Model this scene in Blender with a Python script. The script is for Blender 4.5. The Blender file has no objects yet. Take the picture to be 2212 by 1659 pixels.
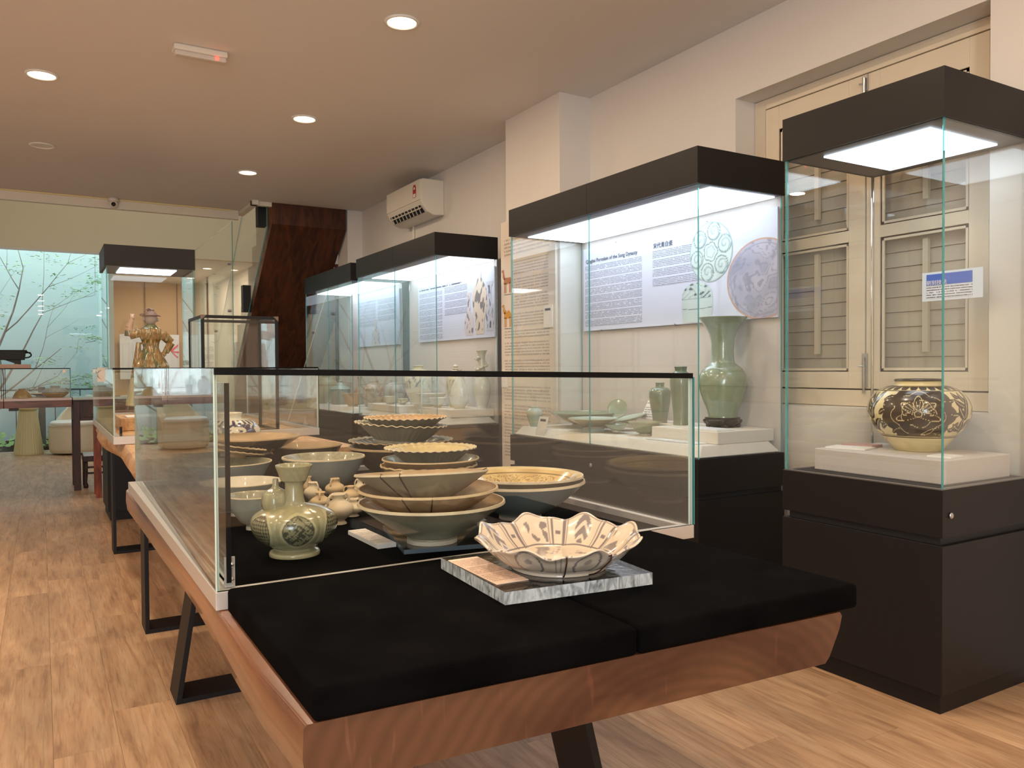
import bpy, math, random
import numpy as np
from mathutils import Vector, Matrix

# ------------------------------------------------------------------ scene set-up
sc = bpy.context.scene
COL = sc.collection
PI = math.pi

def lin(c):
    c = c / 255.0
    return c / 12.92 if c <= 0.04045 else ((c + 0.055) / 1.055) ** 2.4
def rgb(r, g, b):
    return (lin(r), lin(g), lin(b), 1.0)

# camera: 1.2 m above the floor, looking 30.6 degrees right of the room's long axis
yaw, pitch, roll, FPX = 0.534746, -0.019696, -0.006438, 1717.16
fw = Vector((math.sin(yaw) * math.cos(pitch), math.cos(yaw) * math.cos(pitch), math.sin(pitch)))
rt = Vector((math.cos(yaw), -math.sin(yaw), 0))
up = rt.cross(fw)
r2 = rt * math.cos(roll) + up * math.sin(roll)
u2 = up * math.cos(roll) - rt * math.sin(roll)
cam = bpy.data.cameras.new('camera')
cam.sensor_width = 36.0
cam.lens = 36.0 * FPX / 2212.0
cam.clip_start = 0.05
co = bpy.data.objects.new('camera', cam)
m = Matrix((r2, u2, -fw)).transposed().to_4x4()
m.translation = Vector((0, 0, 1.2))
co.matrix_world = m
COL.objects.link(co)
sc.camera = co

w = bpy.data.worlds.new('daylight')
sc.world = w
w.use_nodes = True
bg = w.node_tree.nodes['Background']
bg.inputs[0].default_value = (0.80, 0.93, 1.0, 1)
bg.inputs[1].default_value = 2.1

sc.view_settings.view_transform = 'Standard'
sc.view_settings.look = 'None'
sc.view_settings.gamma = 1.0
sc.view_settings.use_curve_mapping = False
sc.view_settings.exposure = 0.0
cy = sc.cycles
cy.max_bounces = 9
cy.diffuse_bounces = 4
cy.glossy_bounces = 4
cy.transmission_bounces = 6
cy.transparent_max_bounces = 40
cy.caustics_reflective = False
cy.caustics_refractive = False
cy.sample_clamp_indirect = 4.0
cy.blur_glossy = 0.5

# area lamps for daylight at shop front and courtyard; warm fill added in the void
def area(name, loc, size, energy, color, rot=(0, 0, 0), sizey=None, parent=None, shape=None, spread=None):
    l = bpy.data.lights.new(name, 'AREA')
    l.energy = energy
    l.color = color[:3]
    l.size = size
    if sizey:
        l.shape = 'RECTANGLE'
        l.size_y = sizey
    if shape:
        l.shape = shape
    if spread:
        l.spread = spread
    o = bpy.data.objects.new(name, l)
    o.location = loc
    o.rotation_euler = rot
    COL.objects.link(o)
    if parent:
        o.parent = parent
    return o
P_FRONT, P_VOID, P_GARDEN, P_LAMP, S_PANEL = 120, 42, 150, 15.0, 4.8
area('shopfront_daylight', (-1.9, -3.3, 1.5), 1.35, P_FRONT, (0.88, 0.95, 1.0), (PI / 2, 0, 0), 2.2)
area('void_light', (0.5, 11.6, 5.6), 4.0, P_VOID, (1.0, 0.90, 0.74), (0, 0, 0), 3.4)
area('garden_skylight', (-1.2, 15.2, 5.8), 4.5, P_GARDEN, (0.72, 0.93, 1.0), (0, 0, 0), 2.2)

# ------------------------------------------------------------------ materials
MATS = {}
def nt(name):
    mt = bpy.data.materials.new(name)
    mt.use_nodes = True
    n = mt.node_tree
    return mt, n, n.nodes, n.links, n.nodes['Principled BSDF']
def mat(name, col, rough=0.5, metal=0.0, spec=0.5, noise=0.0, nscale=20.0, col2=None, bump=0.0, bscale=200.0, coat=0.0,
        emit=None, estr=0.0, stretch=None, sheen=0.0):
    if name in MATS:
        return MATS[name]
    mt, n, N, L, p = nt(name)
    p.inputs['Base Color'].default_value = col
    p.inputs['Roughness'].default_value = rough
    p.inputs['Metallic'].default_value = metal
    p.inputs['Specular IOR Level'].default_value = spec
    p.inputs['Coat Weight'].default_value = coat
    p.inputs['Coat Roughness'].default_value = 0.05
    if sheen:
        p.inputs['Sheen Weight'].default_value = sheen
    if emit:
        p.inputs['Emission Color'].default_value = emit
        p.inputs['Emission Strength'].default_value = estr
    tc = None
    if noise > 0 or bump > 0:
        tc = N.new('ShaderNodeTexCoord')
        mp = N.new('ShaderNodeMapping')
        if stretch:
            mp.inputs['Scale'].default_value = stretch
        L.new(tc.outputs['Object'], mp.inputs[0])
    if noise > 0:
        t = N.new('ShaderNodeTexNoise')
        t.inputs['Scale'].default_value = nscale
        t.inputs['Detail'].default_value = 6
        L.new(mp.outputs[0], t.inputs['Vector'])
        r = N.new('ShaderNodeMapRange')
        r.inputs[1].default_value = 0.5 - 0.5 * min(1, 0.35 / noise) * 0.6
        r.inputs[2].default_value = 0.5 + 0.5 * min(1, 0.35 / noise) * 0.6
        L.new(t.outputs['Fac'], r.inputs[0])
        mx = N.new('ShaderNodeMix')
        mx.data_type = 'RGBA'
        mx.inputs[6].default_value = col
        c2 = col2 or tuple(c * (1 - noise) for c in col[:3]) + (1,)
        mx.inputs[7].default_value = c2
        L.new(r.outputs[0], mx.inputs[0])
        L.new(mx.outputs[2], p.inputs['Base Color'])
    if bump > 0:
        t2 = N.new('ShaderNodeTexNoise')
        t2.inputs['Scale'].default_value = bscale
        t2.inputs['Detail'].default_value = 4
        L.new(mp.outputs[0], t2.inputs['Vector'])
        b = N.new('ShaderNodeBump')
        b.inputs['Strength'].default_value = min(bump, 1)
        b.inputs['Distance'].default_value = 0.002
        L.new(t2.outputs['Fac'], b.inputs['Height'])
        L.new(b.outputs[0], p.inputs['Normal'])
    MATS[name] = mt
    return mt

def emission(name, col, s):
    if name in MATS:
        return MATS[name]
    mt = bpy.data.materials.new(name)
    mt.use_nodes = True
    N, L = mt.node_tree.nodes, mt.node_tree.links
    N.clear()
    e = N.new('ShaderNodeEmission')
    e.inputs[0].default_value = col
    e.inputs[1].default_value = s
    o = N.new('ShaderNodeOutputMaterial')
    L.new(e.outputs[0], o.inputs[0])
    MATS[name] = mt
    return mt

def glass_mat(name, tint):
    """clear plate glass: Fresnel reflection over a lightly tinted transparent pane (index 1.5 on both faces)"""
    mt = bpy.data.materials.new(name)
    mt.use_nodes = True
    N, L = mt.node_tree.nodes, mt.node_tree.links
    N.clear()
    g = N.new('ShaderNodeNewGeometry')
    r = N.new('ShaderNodeMapRange')
    r.inputs[3].default_value = 1.5
    r.inputs[4].default_value = 1 / 1.5
    L.new(g.outputs['Backfacing'], r.inputs[0])
    f = N.new('ShaderNodeFresnel')
    L.new(r.outputs[0], f.inputs[0])
    t = N.new('ShaderNodeBsdfTransparent')
    t.inputs[0].default_value = tint
    gl = N.new('ShaderNodeBsdfGlossy')
    gl.inputs['Roughness'].default_value = 0.0
    gl.inputs[0].default_value = (1, 1, 1, 1)
    mx = N.new('ShaderNodeMixShader')
    L.new(f.outputs[0], mx.inputs[0])
    L.new(t.outputs[0], mx.inputs[1])
    L.new(gl.outputs[0], mx.inputs[2])
    o = N.new('ShaderNodeOutputMaterial')
    L.new(mx.outputs[0], o.inputs[0])
    MATS[name] = mt
    return mt
GLASS = glass_mat('clear glass', (0.985, 0.996, 0.992, 1))
GARDEN_GLASS = glass_mat('garden glass', (0.95, 0.99, 0.98, 1))
def edge_mat():
    mt, n, N, L, p = nt('glass edge')
    p.inputs['Base Color'].default_value = rgb(95, 175, 180)
    p.inputs['Roughness'].default_value = 0.08
    p.inputs['Transmission Weight'].default_value = 0.45
    p.inputs['IOR'].default_value = 1.2
    MATS['glass edge'] = mt
    return mt
EDGE = edge_mat()
EDGE_PALE = mat('pale glass edge', rgb(205, 225, 220), 0.1)

def acrylic():
    mt, n, N, L, p = nt('clear acrylic')
    p.inputs['Base Color'].default_value = (0.97, 0.985, 0.99, 1)
    p.inputs['Roughness'].default_value = 0.02
    p.inputs['Transmission Weight'].default_value = 1.0
    p.inputs['IOR'].default_value = 1.47
    tc = N.new('ShaderNodeTexCoord')
    t = N.new('ShaderNodeTexNoise')
    t.inputs['Scale'].default_value = 60
    b = N.new('ShaderNodeBump')
    b.inputs['Strength'].default_value = 0.25
    b.inputs['Distance'].default_value = 0.002
    L.new(tc.outputs['Object'], t.inputs['Vector'])
    L.new(t.outputs[0], b.inputs['Height'])
    L.new(b.outputs[0], p.inputs['Normal'])
    return mt
ACRYL = acrylic()
def acr_edge():
    mt, n, N, L, p = nt('sawn acrylic edge with painted glints')
    p.inputs['Roughness'].default_value = 0.08
    p.inputs['Transmission Weight'].default_value = 0.3
    tc = N.new('ShaderNodeTexCoord')
    mp = N.new('ShaderNodeMapping')
    mp.inputs['Scale'].default_value = (2.5, 2.5, 0.9)
    mp.inputs['Rotation'].default_value = (0.7, 0.9, 0)
    t = N.new('ShaderNodeTexNoise')
    t.inputs['Scale'].default_value = 26
    t.inputs['Detail'].default_value = 5
    t.inputs['Distortion'].default_value = 1.2
    cr = N.new('ShaderNodeValToRGB')  # ramp paints the bright light streaks of the clear edge
    cr.color_ramp.elements[0].position = 0.3
    cr.color_ramp.elements[0].color = rgb(120, 128, 132)
    cr.color_ramp.elements[1].position = 0.6
    cr.color_ramp.elements[1].color = rgb(232, 242, 248)
    L.new(tc.outputs['Object'], mp.inputs[0]); L.new(mp.outputs[0], t.inputs['Vector'])
    L.new(t.outputs[0], cr.inputs[0]); L.new(cr.outputs[0], p.inputs['Base Color'])
    return mt
ACR_EDGE = acr_edge()

def vcol(name, rough=0.25, coat=0.5, bump=0.0, spec=0.5, metal=0):
    mt, n, N, L, p = nt(name)
    a = N.new('ShaderNodeAttribute')
    a.attribute_name = 'Col'
    L.new(a.outputs['Color'], p.inputs['Base Color'])
    p.inputs['Roughness'].default_value = rough
    p.inputs['Coat Weight'].default_value = coat
    p.inputs['Coat Roughness'].default_value = 0.06
    p.inputs['Specular IOR Level'].default_value = spec
    if bump:
        tc = N.new('ShaderNodeTexCoord')
        t = N.new('ShaderNodeTexNoise')
        t.inputs['Scale'].default_value = 60
        b = N.new('ShaderNodeBump')
        b.inputs['Strength'].default_value = bump
        b.inputs['Distance'].default_value = 0.002
        L.new(tc.outputs['Object'], t.inputs['Vector'])
        L.new(t.outputs[0], b.inputs['Height'])
        L.new(b.outputs[0], p.inputs['Normal'])
    MATS[name] = mt
    return mt
PAINTED = vcol('painted glazed ceramic', 0.22, 0.5)
PAINTED_MATT = vcol('painted worn ceramic', 0.45, 0.15, 0.3)
PRINT = vcol('printed picture', 0.5, 0.0)

def floor_mat():
    mt, n, N, L, p = nt('oak laminate')
    tc = N.new('ShaderNodeTexCoord')
    geo = N.new('ShaderNodeNewGeometry')
    oi = N.new('ShaderNodeObjectInfo')
    off = N.new('ShaderNodeVectorMath'); off.operation = 'SCALE'
    off.inputs[3].default_value = 37.0
    cmb = N.new('ShaderNodeCombineXYZ')
    L.new(oi.outputs['Random'], cmb.inputs[0]); L.new(oi.outputs['Random'], cmb.inputs[1])
    L.new(cmb.outputs[0], off.inputs[0])
    add = N.new('ShaderNodeVectorMath'); add.operation = 'ADD'
    L.new(geo.outputs['Position'], add.inputs[0]); L.new(off.outputs[0], add.inputs[1])
    mp = N.new('ShaderNodeMapping'); mp.inputs['Scale'].default_value = (10, 1.1, 1)
    L.new(add.outputs[0], mp.inputs[0])
    t = N.new('ShaderNodeTexNoise'); t.inputs['Scale'].default_value = 2.2; t.inputs['Detail'].default_value = 9
    t.inputs['Roughness'].default_value = 0.62; t.inputs['Distortion'].default_value = 0.7
    L.new(mp.outputs[0], t.inputs['Vector'])
    cr = N.new('ShaderNodeValToRGB')
    e = cr.color_ramp.elements
    e[0].position = 0.26; e[0].color = rgb(152, 116, 90)
    e[1].position = 0.66; e[1].color = rgb(208, 174, 140)
    k = e.new(0.45); k.color = rgb(190, 152, 118)
    L.new(t.outputs[0], cr.inputs[0])
    # broad dark clouds and fine pores
    mp2 = N.new('ShaderNodeMapping'); mp2.inputs['Scale'].default_value = (3.2, 0.8, 1)
    L.new(add.outputs[0], mp2.inputs[0])
    t2 = N.new('ShaderNodeTexNoise'); t2.inputs['Scale'].default_value = 2.6; t2.inputs['Detail'].default_value = 4
    L.new(mp2.outputs[0], t2.inputs['Vector'])
    mr = N.new('ShaderNodeMapRange'); mr.inputs[1].default_value = 0.3; mr.inputs[2].default_value = 0.7
    mr.inputs[3].default_value = 0.78; mr.inputs[4].default_value = 1.12
    L.new(t2.outputs[0], mr.inputs[0])
    mp3 = N.new('ShaderNodeMapping'); mp3.inputs['Scale'].default_value = (110, 4.5, 1)
    L.new(add.outputs[0], mp3.inputs[0])
    t3 = N.new('ShaderNodeTexNoise'); t3.inputs['Scale'].default_value = 1.0; t3.inputs['Detail'].default_value = 3
    t3.inputs['Distortion'].default_value = 1.0
    L.new(mp3.outputs[0], t3.inputs['Vector'])
    mr3 = N.new('ShaderNodeMapRange'); mr3.inputs[1].default_value = 0.32; mr3.inputs[2].default_value = 0.5
    mr3.inputs[3].default_value = 0.76; mr3.inputs[4].default_value = 1.0
    L.new(t3.outputs[0], mr3.inputs[0])
    rr = N.new('ShaderNodeMapRange'); rr.inputs[3].default_value = 0.86; rr.inputs[4].default_value = 1.1
    L.new(oi.outputs['Random'], rr.inputs[0])
    m1 = N.new('ShaderNodeMath'); m1.operation = 'MULTIPLY'
    m2 = N.new('ShaderNodeMath'); m2.operation = 'MULTIPLY'
    L.new(mr.outputs[0], m1.inputs[0]); L.new(rr.outputs[0], m1.inputs[1])
    L.new(m1.outputs[0], m2.inputs[0]); L.new(mr3.outputs[0], m2.inputs[1])
    vm = N.new('ShaderNodeVectorMath'); vm.operation = 'SCALE'
    L.new(cr.outputs[0], vm.inputs[0]); L.new(m2.outputs[0], vm.inputs[3])
    L.new(vm.outputs[0], p.inputs['Base Color'])
    p.inputs['Roughness'].default_value = 0.42
    b = N.new('ShaderNodeBump'); b.inputs['Strength'].default_value = 0.25; b.inputs['Distance'].default_value = 0.001
    L.new(t3.outputs[0], b.inputs['Height']); L.new(b.outputs[0], p.inputs['Normal'])
    MATS['oak laminate'] = mt
    return mt

def wood(name, c1, c2, scale=(1, 12, 12), ns=3.0, rough=0.35, coat=0.0, dist=1.5, c3=None, lo=0.35, hi=0.65):
    if name in MATS:
        return MATS[name]
    mt, n, N, L, p = nt(name)
    tc = N.new('ShaderNodeTexCoord')
    mp = N.new('ShaderNodeMapping'); mp.inputs['Scale'].default_value = scale
    L.new(tc.outputs['Object'], mp.inputs[0])
    t = N.new('ShaderNodeTexNoise'); t.inputs['Scale'].default_value = ns; t.inputs['Detail'].default_value = 7
    t.inputs['Distortion'].default_value = dist
    L.new(mp.outputs[0], t.inputs['Vector'])
    cr = N.new('ShaderNodeValToRGB')
    cr.color_ramp.elements[0].position = lo; cr.color_ramp.elements[0].color = c1
    cr.color_ramp.elements[1].position = hi; cr.color_ramp.elements[1].color = c2
    if c3:
        k = cr.color_ramp.elements.new((lo + hi) / 2); k.color = c3
    L.new(t.outputs[0], cr.inputs[0]); L.new(cr.outputs[0], p.inputs['Base Color'])
    p.inputs['Roughness'].default_value = rough
    p.inputs['Coat Weight'].default_value = coat
    MATS[name] = mt
    return mt

def text_mat(name, paper, ink, rows, cols, length=0.97, seed=0.0, cjk=False):
    """rows of small printed words on paper (flat print too small to read)"""
    mt, n, N, L, p = nt(name)
    tc = N.new('ShaderNodeTexCoord')
    sp = N.new('ShaderNodeSeparateXYZ'); L.new(tc.outputs['UV'], sp.inputs[0])
    def M(op, a, b=None, c=None):
        k = N.new('ShaderNodeMath'); k.operation = op
        for i, v in enumerate((a, b, c)):
            if v is None: continue
            if isinstance(v, (int, float)): k.inputs[i].default_value = v
            else: L.new(v, k.inputs[i])
        return k.outputs[0]
    v = M('MULTIPLY', sp.outputs[1], rows)
    row = M('FLOOR', v); fr = M('FRACT', v)
    inrow = M('MULTIPLY', M('GREATER_THAN', fr, 0.22), M('LESS_THAN', fr, 0.72))
    cx = N.new('ShaderNodeCombineXYZ')
    L.new(M('MULTIPLY', sp.outputs[0], cols), cx.inputs[0])
    L.new(M('MULTIPLY', row, 7.31 + seed), cx.inputs[1])
    t = N.new('ShaderNodeTexNoise'); t.inputs['Scale'].default_value = 1.0; t.inputs['Detail'].default_value = 2 if not cjk else 3
    L.new(cx.outputs[0], t.inputs['Vector'])
    word = M('GREATER_THAN', t.outputs[0], 0.40)
    cx2 = N.new('ShaderNodeCombineXYZ')
    L.new(M('MULTIPLY', sp.outputs[0], cols * 3.1), cx2.inputs[0]); L.new(M('MULTIPLY', v, 3.0), cx2.inputs[1])
    t2 = N.new('ShaderNodeTexNoise'); t2.inputs['Scale'].default_value = 1.0
    L.new(cx2.outputs[0], t2.inputs['Vector'])
    letter = M('GREATER_THAN', t2.outputs[0], 0.43)
    par = M('LESS_THAN', M('FRACT', M('MULTIPLY', row, 1.0 / 6.0)), 0.8)
    # ragged last line of every paragraph
    mask = M('MULTIPLY', M('MULTIPLY', inrow, word), M('MULTIPLY', letter, par))
    mx = N.new('ShaderNodeMix'); mx.data_type = 'RGBA'
    mx.inputs[6].default_value = paper; mx.inputs[7].default_value = ink
    L.new(mask, mx.inputs[0]); L.new(mx.outputs[2], p.inputs['Base Color'])
    p.inputs['Roughness'].default_value = 0.6
    MATS[name] = mt
    return mt

WALL = mat('white wall paint', rgb(230, 225, 220), 0.75, noise=0.035, nscale=3, bump=0.15, bscale=60)
CEIL = mat('white ceiling paint', rgb(230, 227, 224), 0.8, noise=0.02, nscale=1.5)
CREAM = mat('cream wall paint', rgb(222, 210, 182), 0.8, noise=0.03, nscale=2)
TAN = mat('tan back wall', rgb(196, 164, 128), 0.6)
CREAM_WOOD = mat('cream painted joinery', rgb(230, 216, 194), 0.45, noise=0.06, nscale=5)
LOUVRE = mat('grey-cream louvre paint', rgb(196, 184, 168), 0.5, noise=0.08, nscale=4, stretch=(1, 1, 6))
BLACK = mat('black laminate', rgb(25, 23, 24), 0.5, spec=0.3, noise=0.1, nscale=30)
BLACK_METAL = mat('black powder-coated steel', rgb(20, 21, 24), 0.5, spec=0.3)
BLACK_TRIM = mat('black rubber trim', rgb(8, 9, 11), 0.6, spec=0.15)
FRAME_GREY = mat('grey cap lining', rgb(96, 98, 100), 0.5)
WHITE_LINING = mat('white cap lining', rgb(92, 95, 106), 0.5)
LINEN = mat('natural linen', rgb(214, 208, 204), 0.85, noise=0.14, nscale=160, stretch=(1, 1, 5), bump=0.4, bscale=700)
LINEN_WHITE = mat('white linen', rgb(232, 228, 220), 0.85, noise=0.08, nscale=160, stretch=(1, 1, 5), bump=0.3, bscale=700)
ALU = mat('satin aluminium', rgb(205, 200, 196), 0.32, metal=0.35, noise=0.05, nscale=8)
CHROME = mat('chrome', rgb(225, 222, 220), 0.08, metal=1.0)
STEEL = mat('brushed steel', rgb(190, 190, 190), 0.3, metal=1.0)
VELVET = mat('black velvet', rgb(5, 5, 6), 0.95, spec=0.03, noise=0.5, nscale=9, col2=rgb(15, 14, 15), bump=0.6, bscale=900)
PAPER = mat('white card', rgb(236, 234, 232), 0.6)
PINK_PAPER = mat('cream card', rgb(240, 216, 196), 0.6)
WHITE_PLASTIC = mat('white plastic', rgb(232, 226, 214), 0.35)
DARK = mat('dark recess', rgb(28, 28, 30), 0.6)
PANEL_E = emission('cool LED panel', (0.80, 0.90, 1.0, 1), S_PANEL)
LAMP_E = emission('warm LED disc', (1.0, 0.80, 0.52, 1), 14.0)
FLOORM = floor_mat()
SLAB = wood('varnished slab top', rgb(100, 60, 40), rgb(164, 110, 74), (2.5, 0.7, 3), 1.6, 0.25, 0.5, 0.6, rgb(134, 84, 54))
def end_grain():
    mt, n, N, L, p = nt('varnished end grain')
    tc = N.new('ShaderNodeTexCoord')
    def noise(scale, vec, det=6, dist=0.0):
        mp = N.new('ShaderNodeMapping'); mp.inputs['Scale'].default_value = vec
        L.new(tc.outputs['Object'], mp.inputs[0])
        t = N.new('ShaderNodeTexNoise'); t.inputs['Scale'].default_value = scale; t.inputs['Detail'].default_value = det
        t.inputs['Distortion'].default_value = dist
        L.new(mp.outputs[0], t.inputs['Vector']); return t.outputs[0]
    mp = N.new('ShaderNodeMapping'); mp.inputs['Location'].default_value = (-1.03, 0, -0.78); mp.inputs['Scale'].default_value = (1, 1, 1.6)
    L.new(tc.outputs['Object'], mp.inputs[0])
    wv = N.new('ShaderNodeTexWave'); wv.wave_type = 'RINGS'; wv.rings_direction = 'Y'
    wv.inputs['Scale'].default_value = 9; wv.inputs['Distortion'].default_value = 4.5; wv.inputs['Detail'].default_value = 3; wv.inputs['Detail Scale'].default_value = 0.7
    L.new(mp.outputs[0], wv.inputs[0])
    sepx = N.new('ShaderNodeSeparateXYZ'); L.new(mp.outputs[0], sepx.inputs[0])
    vl = N.new('ShaderNodeVectorMath'); vl.operation = 'LENGTH'
    cb = N.new('ShaderNodeCombineXYZ'); L.new(sepx.outputs[0], cb.inputs[0]); L.new(sepx.outputs[2], cb.inputs[2]); L.new(cb.outputs[0], vl.inputs[0])
    add = N.new('ShaderNodeMath'); add.operation = 'MULTIPLY_ADD'
    L.new(noise(3.0, (1, 1, 2), 5, 1.0), add.inputs[0]); add.inputs[1].default_value = 0.35; L.new(vl.outputs['Value'], add.inputs[2])
    cr = N.new('ShaderNodeValToRGB'); e = cr.color_ramp.elements
    e[0].position = 0.24; e[0].color = rgb(48, 22, 18)
    e[1].position = 0.62; e[1].color = rgb(92, 62, 46)
    k = e.new(0.34); k.color = rgb(98, 66, 44)
    k = e.new(0.46); k.color = rgb(68, 38, 30)
    L.new(add.outputs[0], cr.inputs[0])
    mr = N.new('ShaderNodeMapRange'); mr.inputs[3].default_value = 0.86; mr.inputs[4].default_value = 1.06
    L.new(wv.outputs['Fac'], mr.inputs[0])
    # fine medullary scratches
    mr2 = N.new('ShaderNodeMapRange'); mr2.inputs[1].default_value = 0.68; mr2.inputs[2].default_value = 0.74; mr2.inputs[3].default_value = 1.0; mr2.inputs[4].default_value = 1.4
    mq = N.new('ShaderNodeMapping'); mq.inputs['Rotation'].default_value = (0, 0.5, 0); mq.inputs['Scale'].default_value = (60, 1, 7)
    L.new(tc.outputs['Object'], mq.inputs[0])
    tq = N.new('ShaderNodeTexNoise'); tq.inputs['Scale'].default_value = 1.0; tq.inputs['Detail'].default_value = 1
    L.new(mq.outputs[0], tq.inputs['Vector']); L.new(tq.outputs[0], mr2.inputs[0])
    mm = N.new('ShaderNodeMath'); mm.operation = 'MULTIPLY'; L.new(mr.outputs[0], mm.inputs[0]); L.new(mr2.outputs[0], mm.inputs[1])
    vm = N.new('ShaderNodeVectorMath'); vm.operation = 'SCALE'; L.new(cr.outputs[0], vm.inputs[0]); L.new(mm.outputs[0], vm.inputs[3])
    L.new(vm.outputs[0], p.inputs['Base Color'])
    p.inputs['Roughness'].default_value = 0.18; p.inputs['Coat Weight'].default_value = 0.5
    return mt
SLAB_END = end_grain()
SLAB_LIGHT = wood('pale live-edge timber', rgb(172, 124, 80), rgb(216, 176, 128), (7, 1.5, 7), 2.2, 0.45, 0.1, 1.5)
DARKWOOD = wood('dark stained wood', rgb(28, 12, 8), rgb(66, 28, 18), (6, 6, 1.2), 3, 0.5, 0.0)
STAIRWOOD = wood('brown veneer soffit', rgb(52, 24, 12), rgb(92, 48, 26), (4, 0.9, 0.9), 3, 0.5, 0.0)
STAIRSIDE = wood('stringer timber', rgb(92, 56, 36), rgb(150, 104, 70), (3, 1, 1), 3, 0.5, 0.0)
APRON = wood('reddish brown apron', rgb(70, 36, 24), rgb(118, 66, 46), (1, 8, 8), 3, 0.4, 0.1)

# ------------------------------------------------------------------ mesh helpers
class M:
    def __init__(s):
        s.v = []; s.f = []; s.m = []; s.uv = {}
    def add(s, vs, fs, mi=0):
        o = len(s.v)
        s.v += [tuple(p) for p in vs]
        for i, f in enumerate(fs):
            s.f.append(tuple(o + k for k in f))
            s.m.append(mi[i] if isinstance(mi, (list, tuple)) else mi)
        return s
    def box(s, x0, x1, y0, y1, z0, z1, mi=0):
        v = [(x0, y0, z0), (x1, y0, z0), (x1, y1, z0), (x0, y1, z0), (x0, y0, z1), (x1, y0, z1), (x1, y1, z1), (x0, y1, z1)]
        return s.add(v, [(0, 3, 2, 1), (4, 5, 6, 7), (0, 1, 5, 4), (1, 2, 6, 5), (2, 3, 7, 6), (3, 0, 4, 7)], mi)
    def cbox(s, cx, cy, z0, w, d, h, mi=0):
        return s.box(cx - w / 2, cx + w / 2, cy - d / 2, cy + d / 2, z0, z0 + h, mi)
    def tbox(s, x0, x1, y0, y1, z0, z1, ix, iy, mi=0):
        """box whose top is inset by ix, iy (bevelled sides)"""
        v = [(x0, y0, z0), (x1, y0, z0), (x1, y1, z0), (x0, y1, z0), (x0 + ix, y0 + iy, z1), (x1 - ix, y0 + iy, z1), (x1 - ix, y1 - iy, z1), (x0 + ix, y1 - iy, z1)]
        return s.add(v, [(0, 3, 2, 1), (4, 5, 6, 7), (0, 1, 5, 4), (1, 2, 6, 5), (2, 3, 7, 6), (3, 0, 4, 7)], mi)
    def pane(s, x0, x1, y0, y1, z0, z1):
        """glass pane: big faces clear (slot 0), the four edges green (slot 1)"""
        d = (x1 - x0, y1 - y0, z1 - z0)
        ax = d.index(min(d))
        e = [1, 1, 1, 1, 1, 1]
        if ax == 2: e[0] = e[1] = 0
        if ax == 1: e[2] = e[4] = 0
        if ax == 0: e[3] = e[5] = 0
        return s.box(x0, x1, y0, y1, z0, z1, e)
    def prism(s, poly, axis, a, b, mi=0, mside=None):
        """extrude a polygon along an axis; poly in the other two axes (cyclic order for x:(y,z), y:(x,z), z:(x,y))"""
        n = len(poly)
        def P(p, t):
            return {'x': (t, p[0], p[1]), 'y': (p[0], t, p[1]), 'z': (p[0], p[1], t)}[axis]
        vs = [P(p, a) for p in poly] + [P(p, b) for p in poly]
        fs = [tuple(range(n - 1, -1, -1)), tuple(range(n, 2 * n))] + [(i, (i + 1) % n, n + (i + 1) % n, n + i) for i in range(n)]
        ms = [mi, mi] + [mi if mside is None else mside] * n
        return s.add(vs, fs, ms)
    def lathe(s, prof, seg=48, mi=0, rf=None, zf=None, center=(0, 0, 0), a0=0, a1=2 * PI, close=True):
        """prof: list of (r, z); rf(theta, r, z)->r ; zf(theta, r, z)->z"""
        o = len(s.v); n = len(prof); full = abs(a1 - a0 - 2 * PI) < 1e-6
        ns = seg if full else seg + 1
        for i in range(ns):
            th = a0 + (a1 - a0) * i / seg
            for j, (r, z) in enumerate(prof):
                rr = rf(th, r, z) if rf else r
                zz = zf(th, r, z) if zf else z
                s.v.append((center[0] + rr * math.cos(th), center[1] + rr * math.sin(th), center[2] + zz))
        for i in range(seg):
            i2 = (i + 1) % ns
            for j in range(n - 1):
                s.f.append((o + i * n + j, o + i2 * n + j, o + i2 * n + j + 1, o + i * n + j + 1)); s.m.append(mi)
        return s
    def tube(s, pts, rad, seg=8, mi=0, cap=True):
        pts = [Vector(p) for p in pts]; n = len(pts)
        rads = rad if isinstance(rad, (list, tuple)) else [rad] * n
        o = len(s.v); pu = None
        for i, p in enumerate(pts):
            t = (pts[min(i + 1, n - 1)] - pts[max(i - 1, 0)]).normalized()
            if pu is None:
                a = Vector((0, 0, 1)) if abs(t.z) < 0.9 else Vector((1, 0, 0))
                u = t.cross(a).normalized()
            else:
                u = (pu - t * pu.dot(t)).normalized()
            pu = u; vv = t.cross(u)
            for k in range(seg):
                a = 2 * PI * k / seg
                s.v.append(tuple(p + (u * math.cos(a) + vv * math.sin(a)) * rads[i]))
        for i in range(n - 1):
            for k in range(seg):
                k2 = (k + 1) % seg
                s.f.append((o + i * seg + k, o + i * seg + k2, o + (i + 1) * seg + k2, o + (i + 1) * seg + k)); s.m.append(mi)
        if cap:
            s.f.append(tuple(o + k for k in range(seg - 1, -1, -1))); s.m.append(mi)
            s.f.append(tuple(o + (n - 1) * seg + k for k in range(seg))); s.m.append(mi)
        return s
    def bar(s, p, q, w, h, mi=0, upv=(0, 0, 1)):
        p = Vector(p); q = Vector(q); t = (q - p).normalized(); a = Vector(upv)
        if abs(t.dot(a)) > 0.98: a = Vector((1, 0, 0))
        u = t.cross(a).normalized(); v = u.cross(t)
        vs = [c + u * su * w / 2 + v * sv * h / 2 for c in (p, q) for su, sv in ((-1, -1), (1, -1), (1, 1), (-1, 1))]
        return s.add(vs, [(0, 1, 2, 3)[::-1], (4, 5, 6, 7), (0, 1, 5, 4), (1, 2, 6, 5), (2, 3, 7, 6), (3, 0, 4, 7)], mi)
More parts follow.
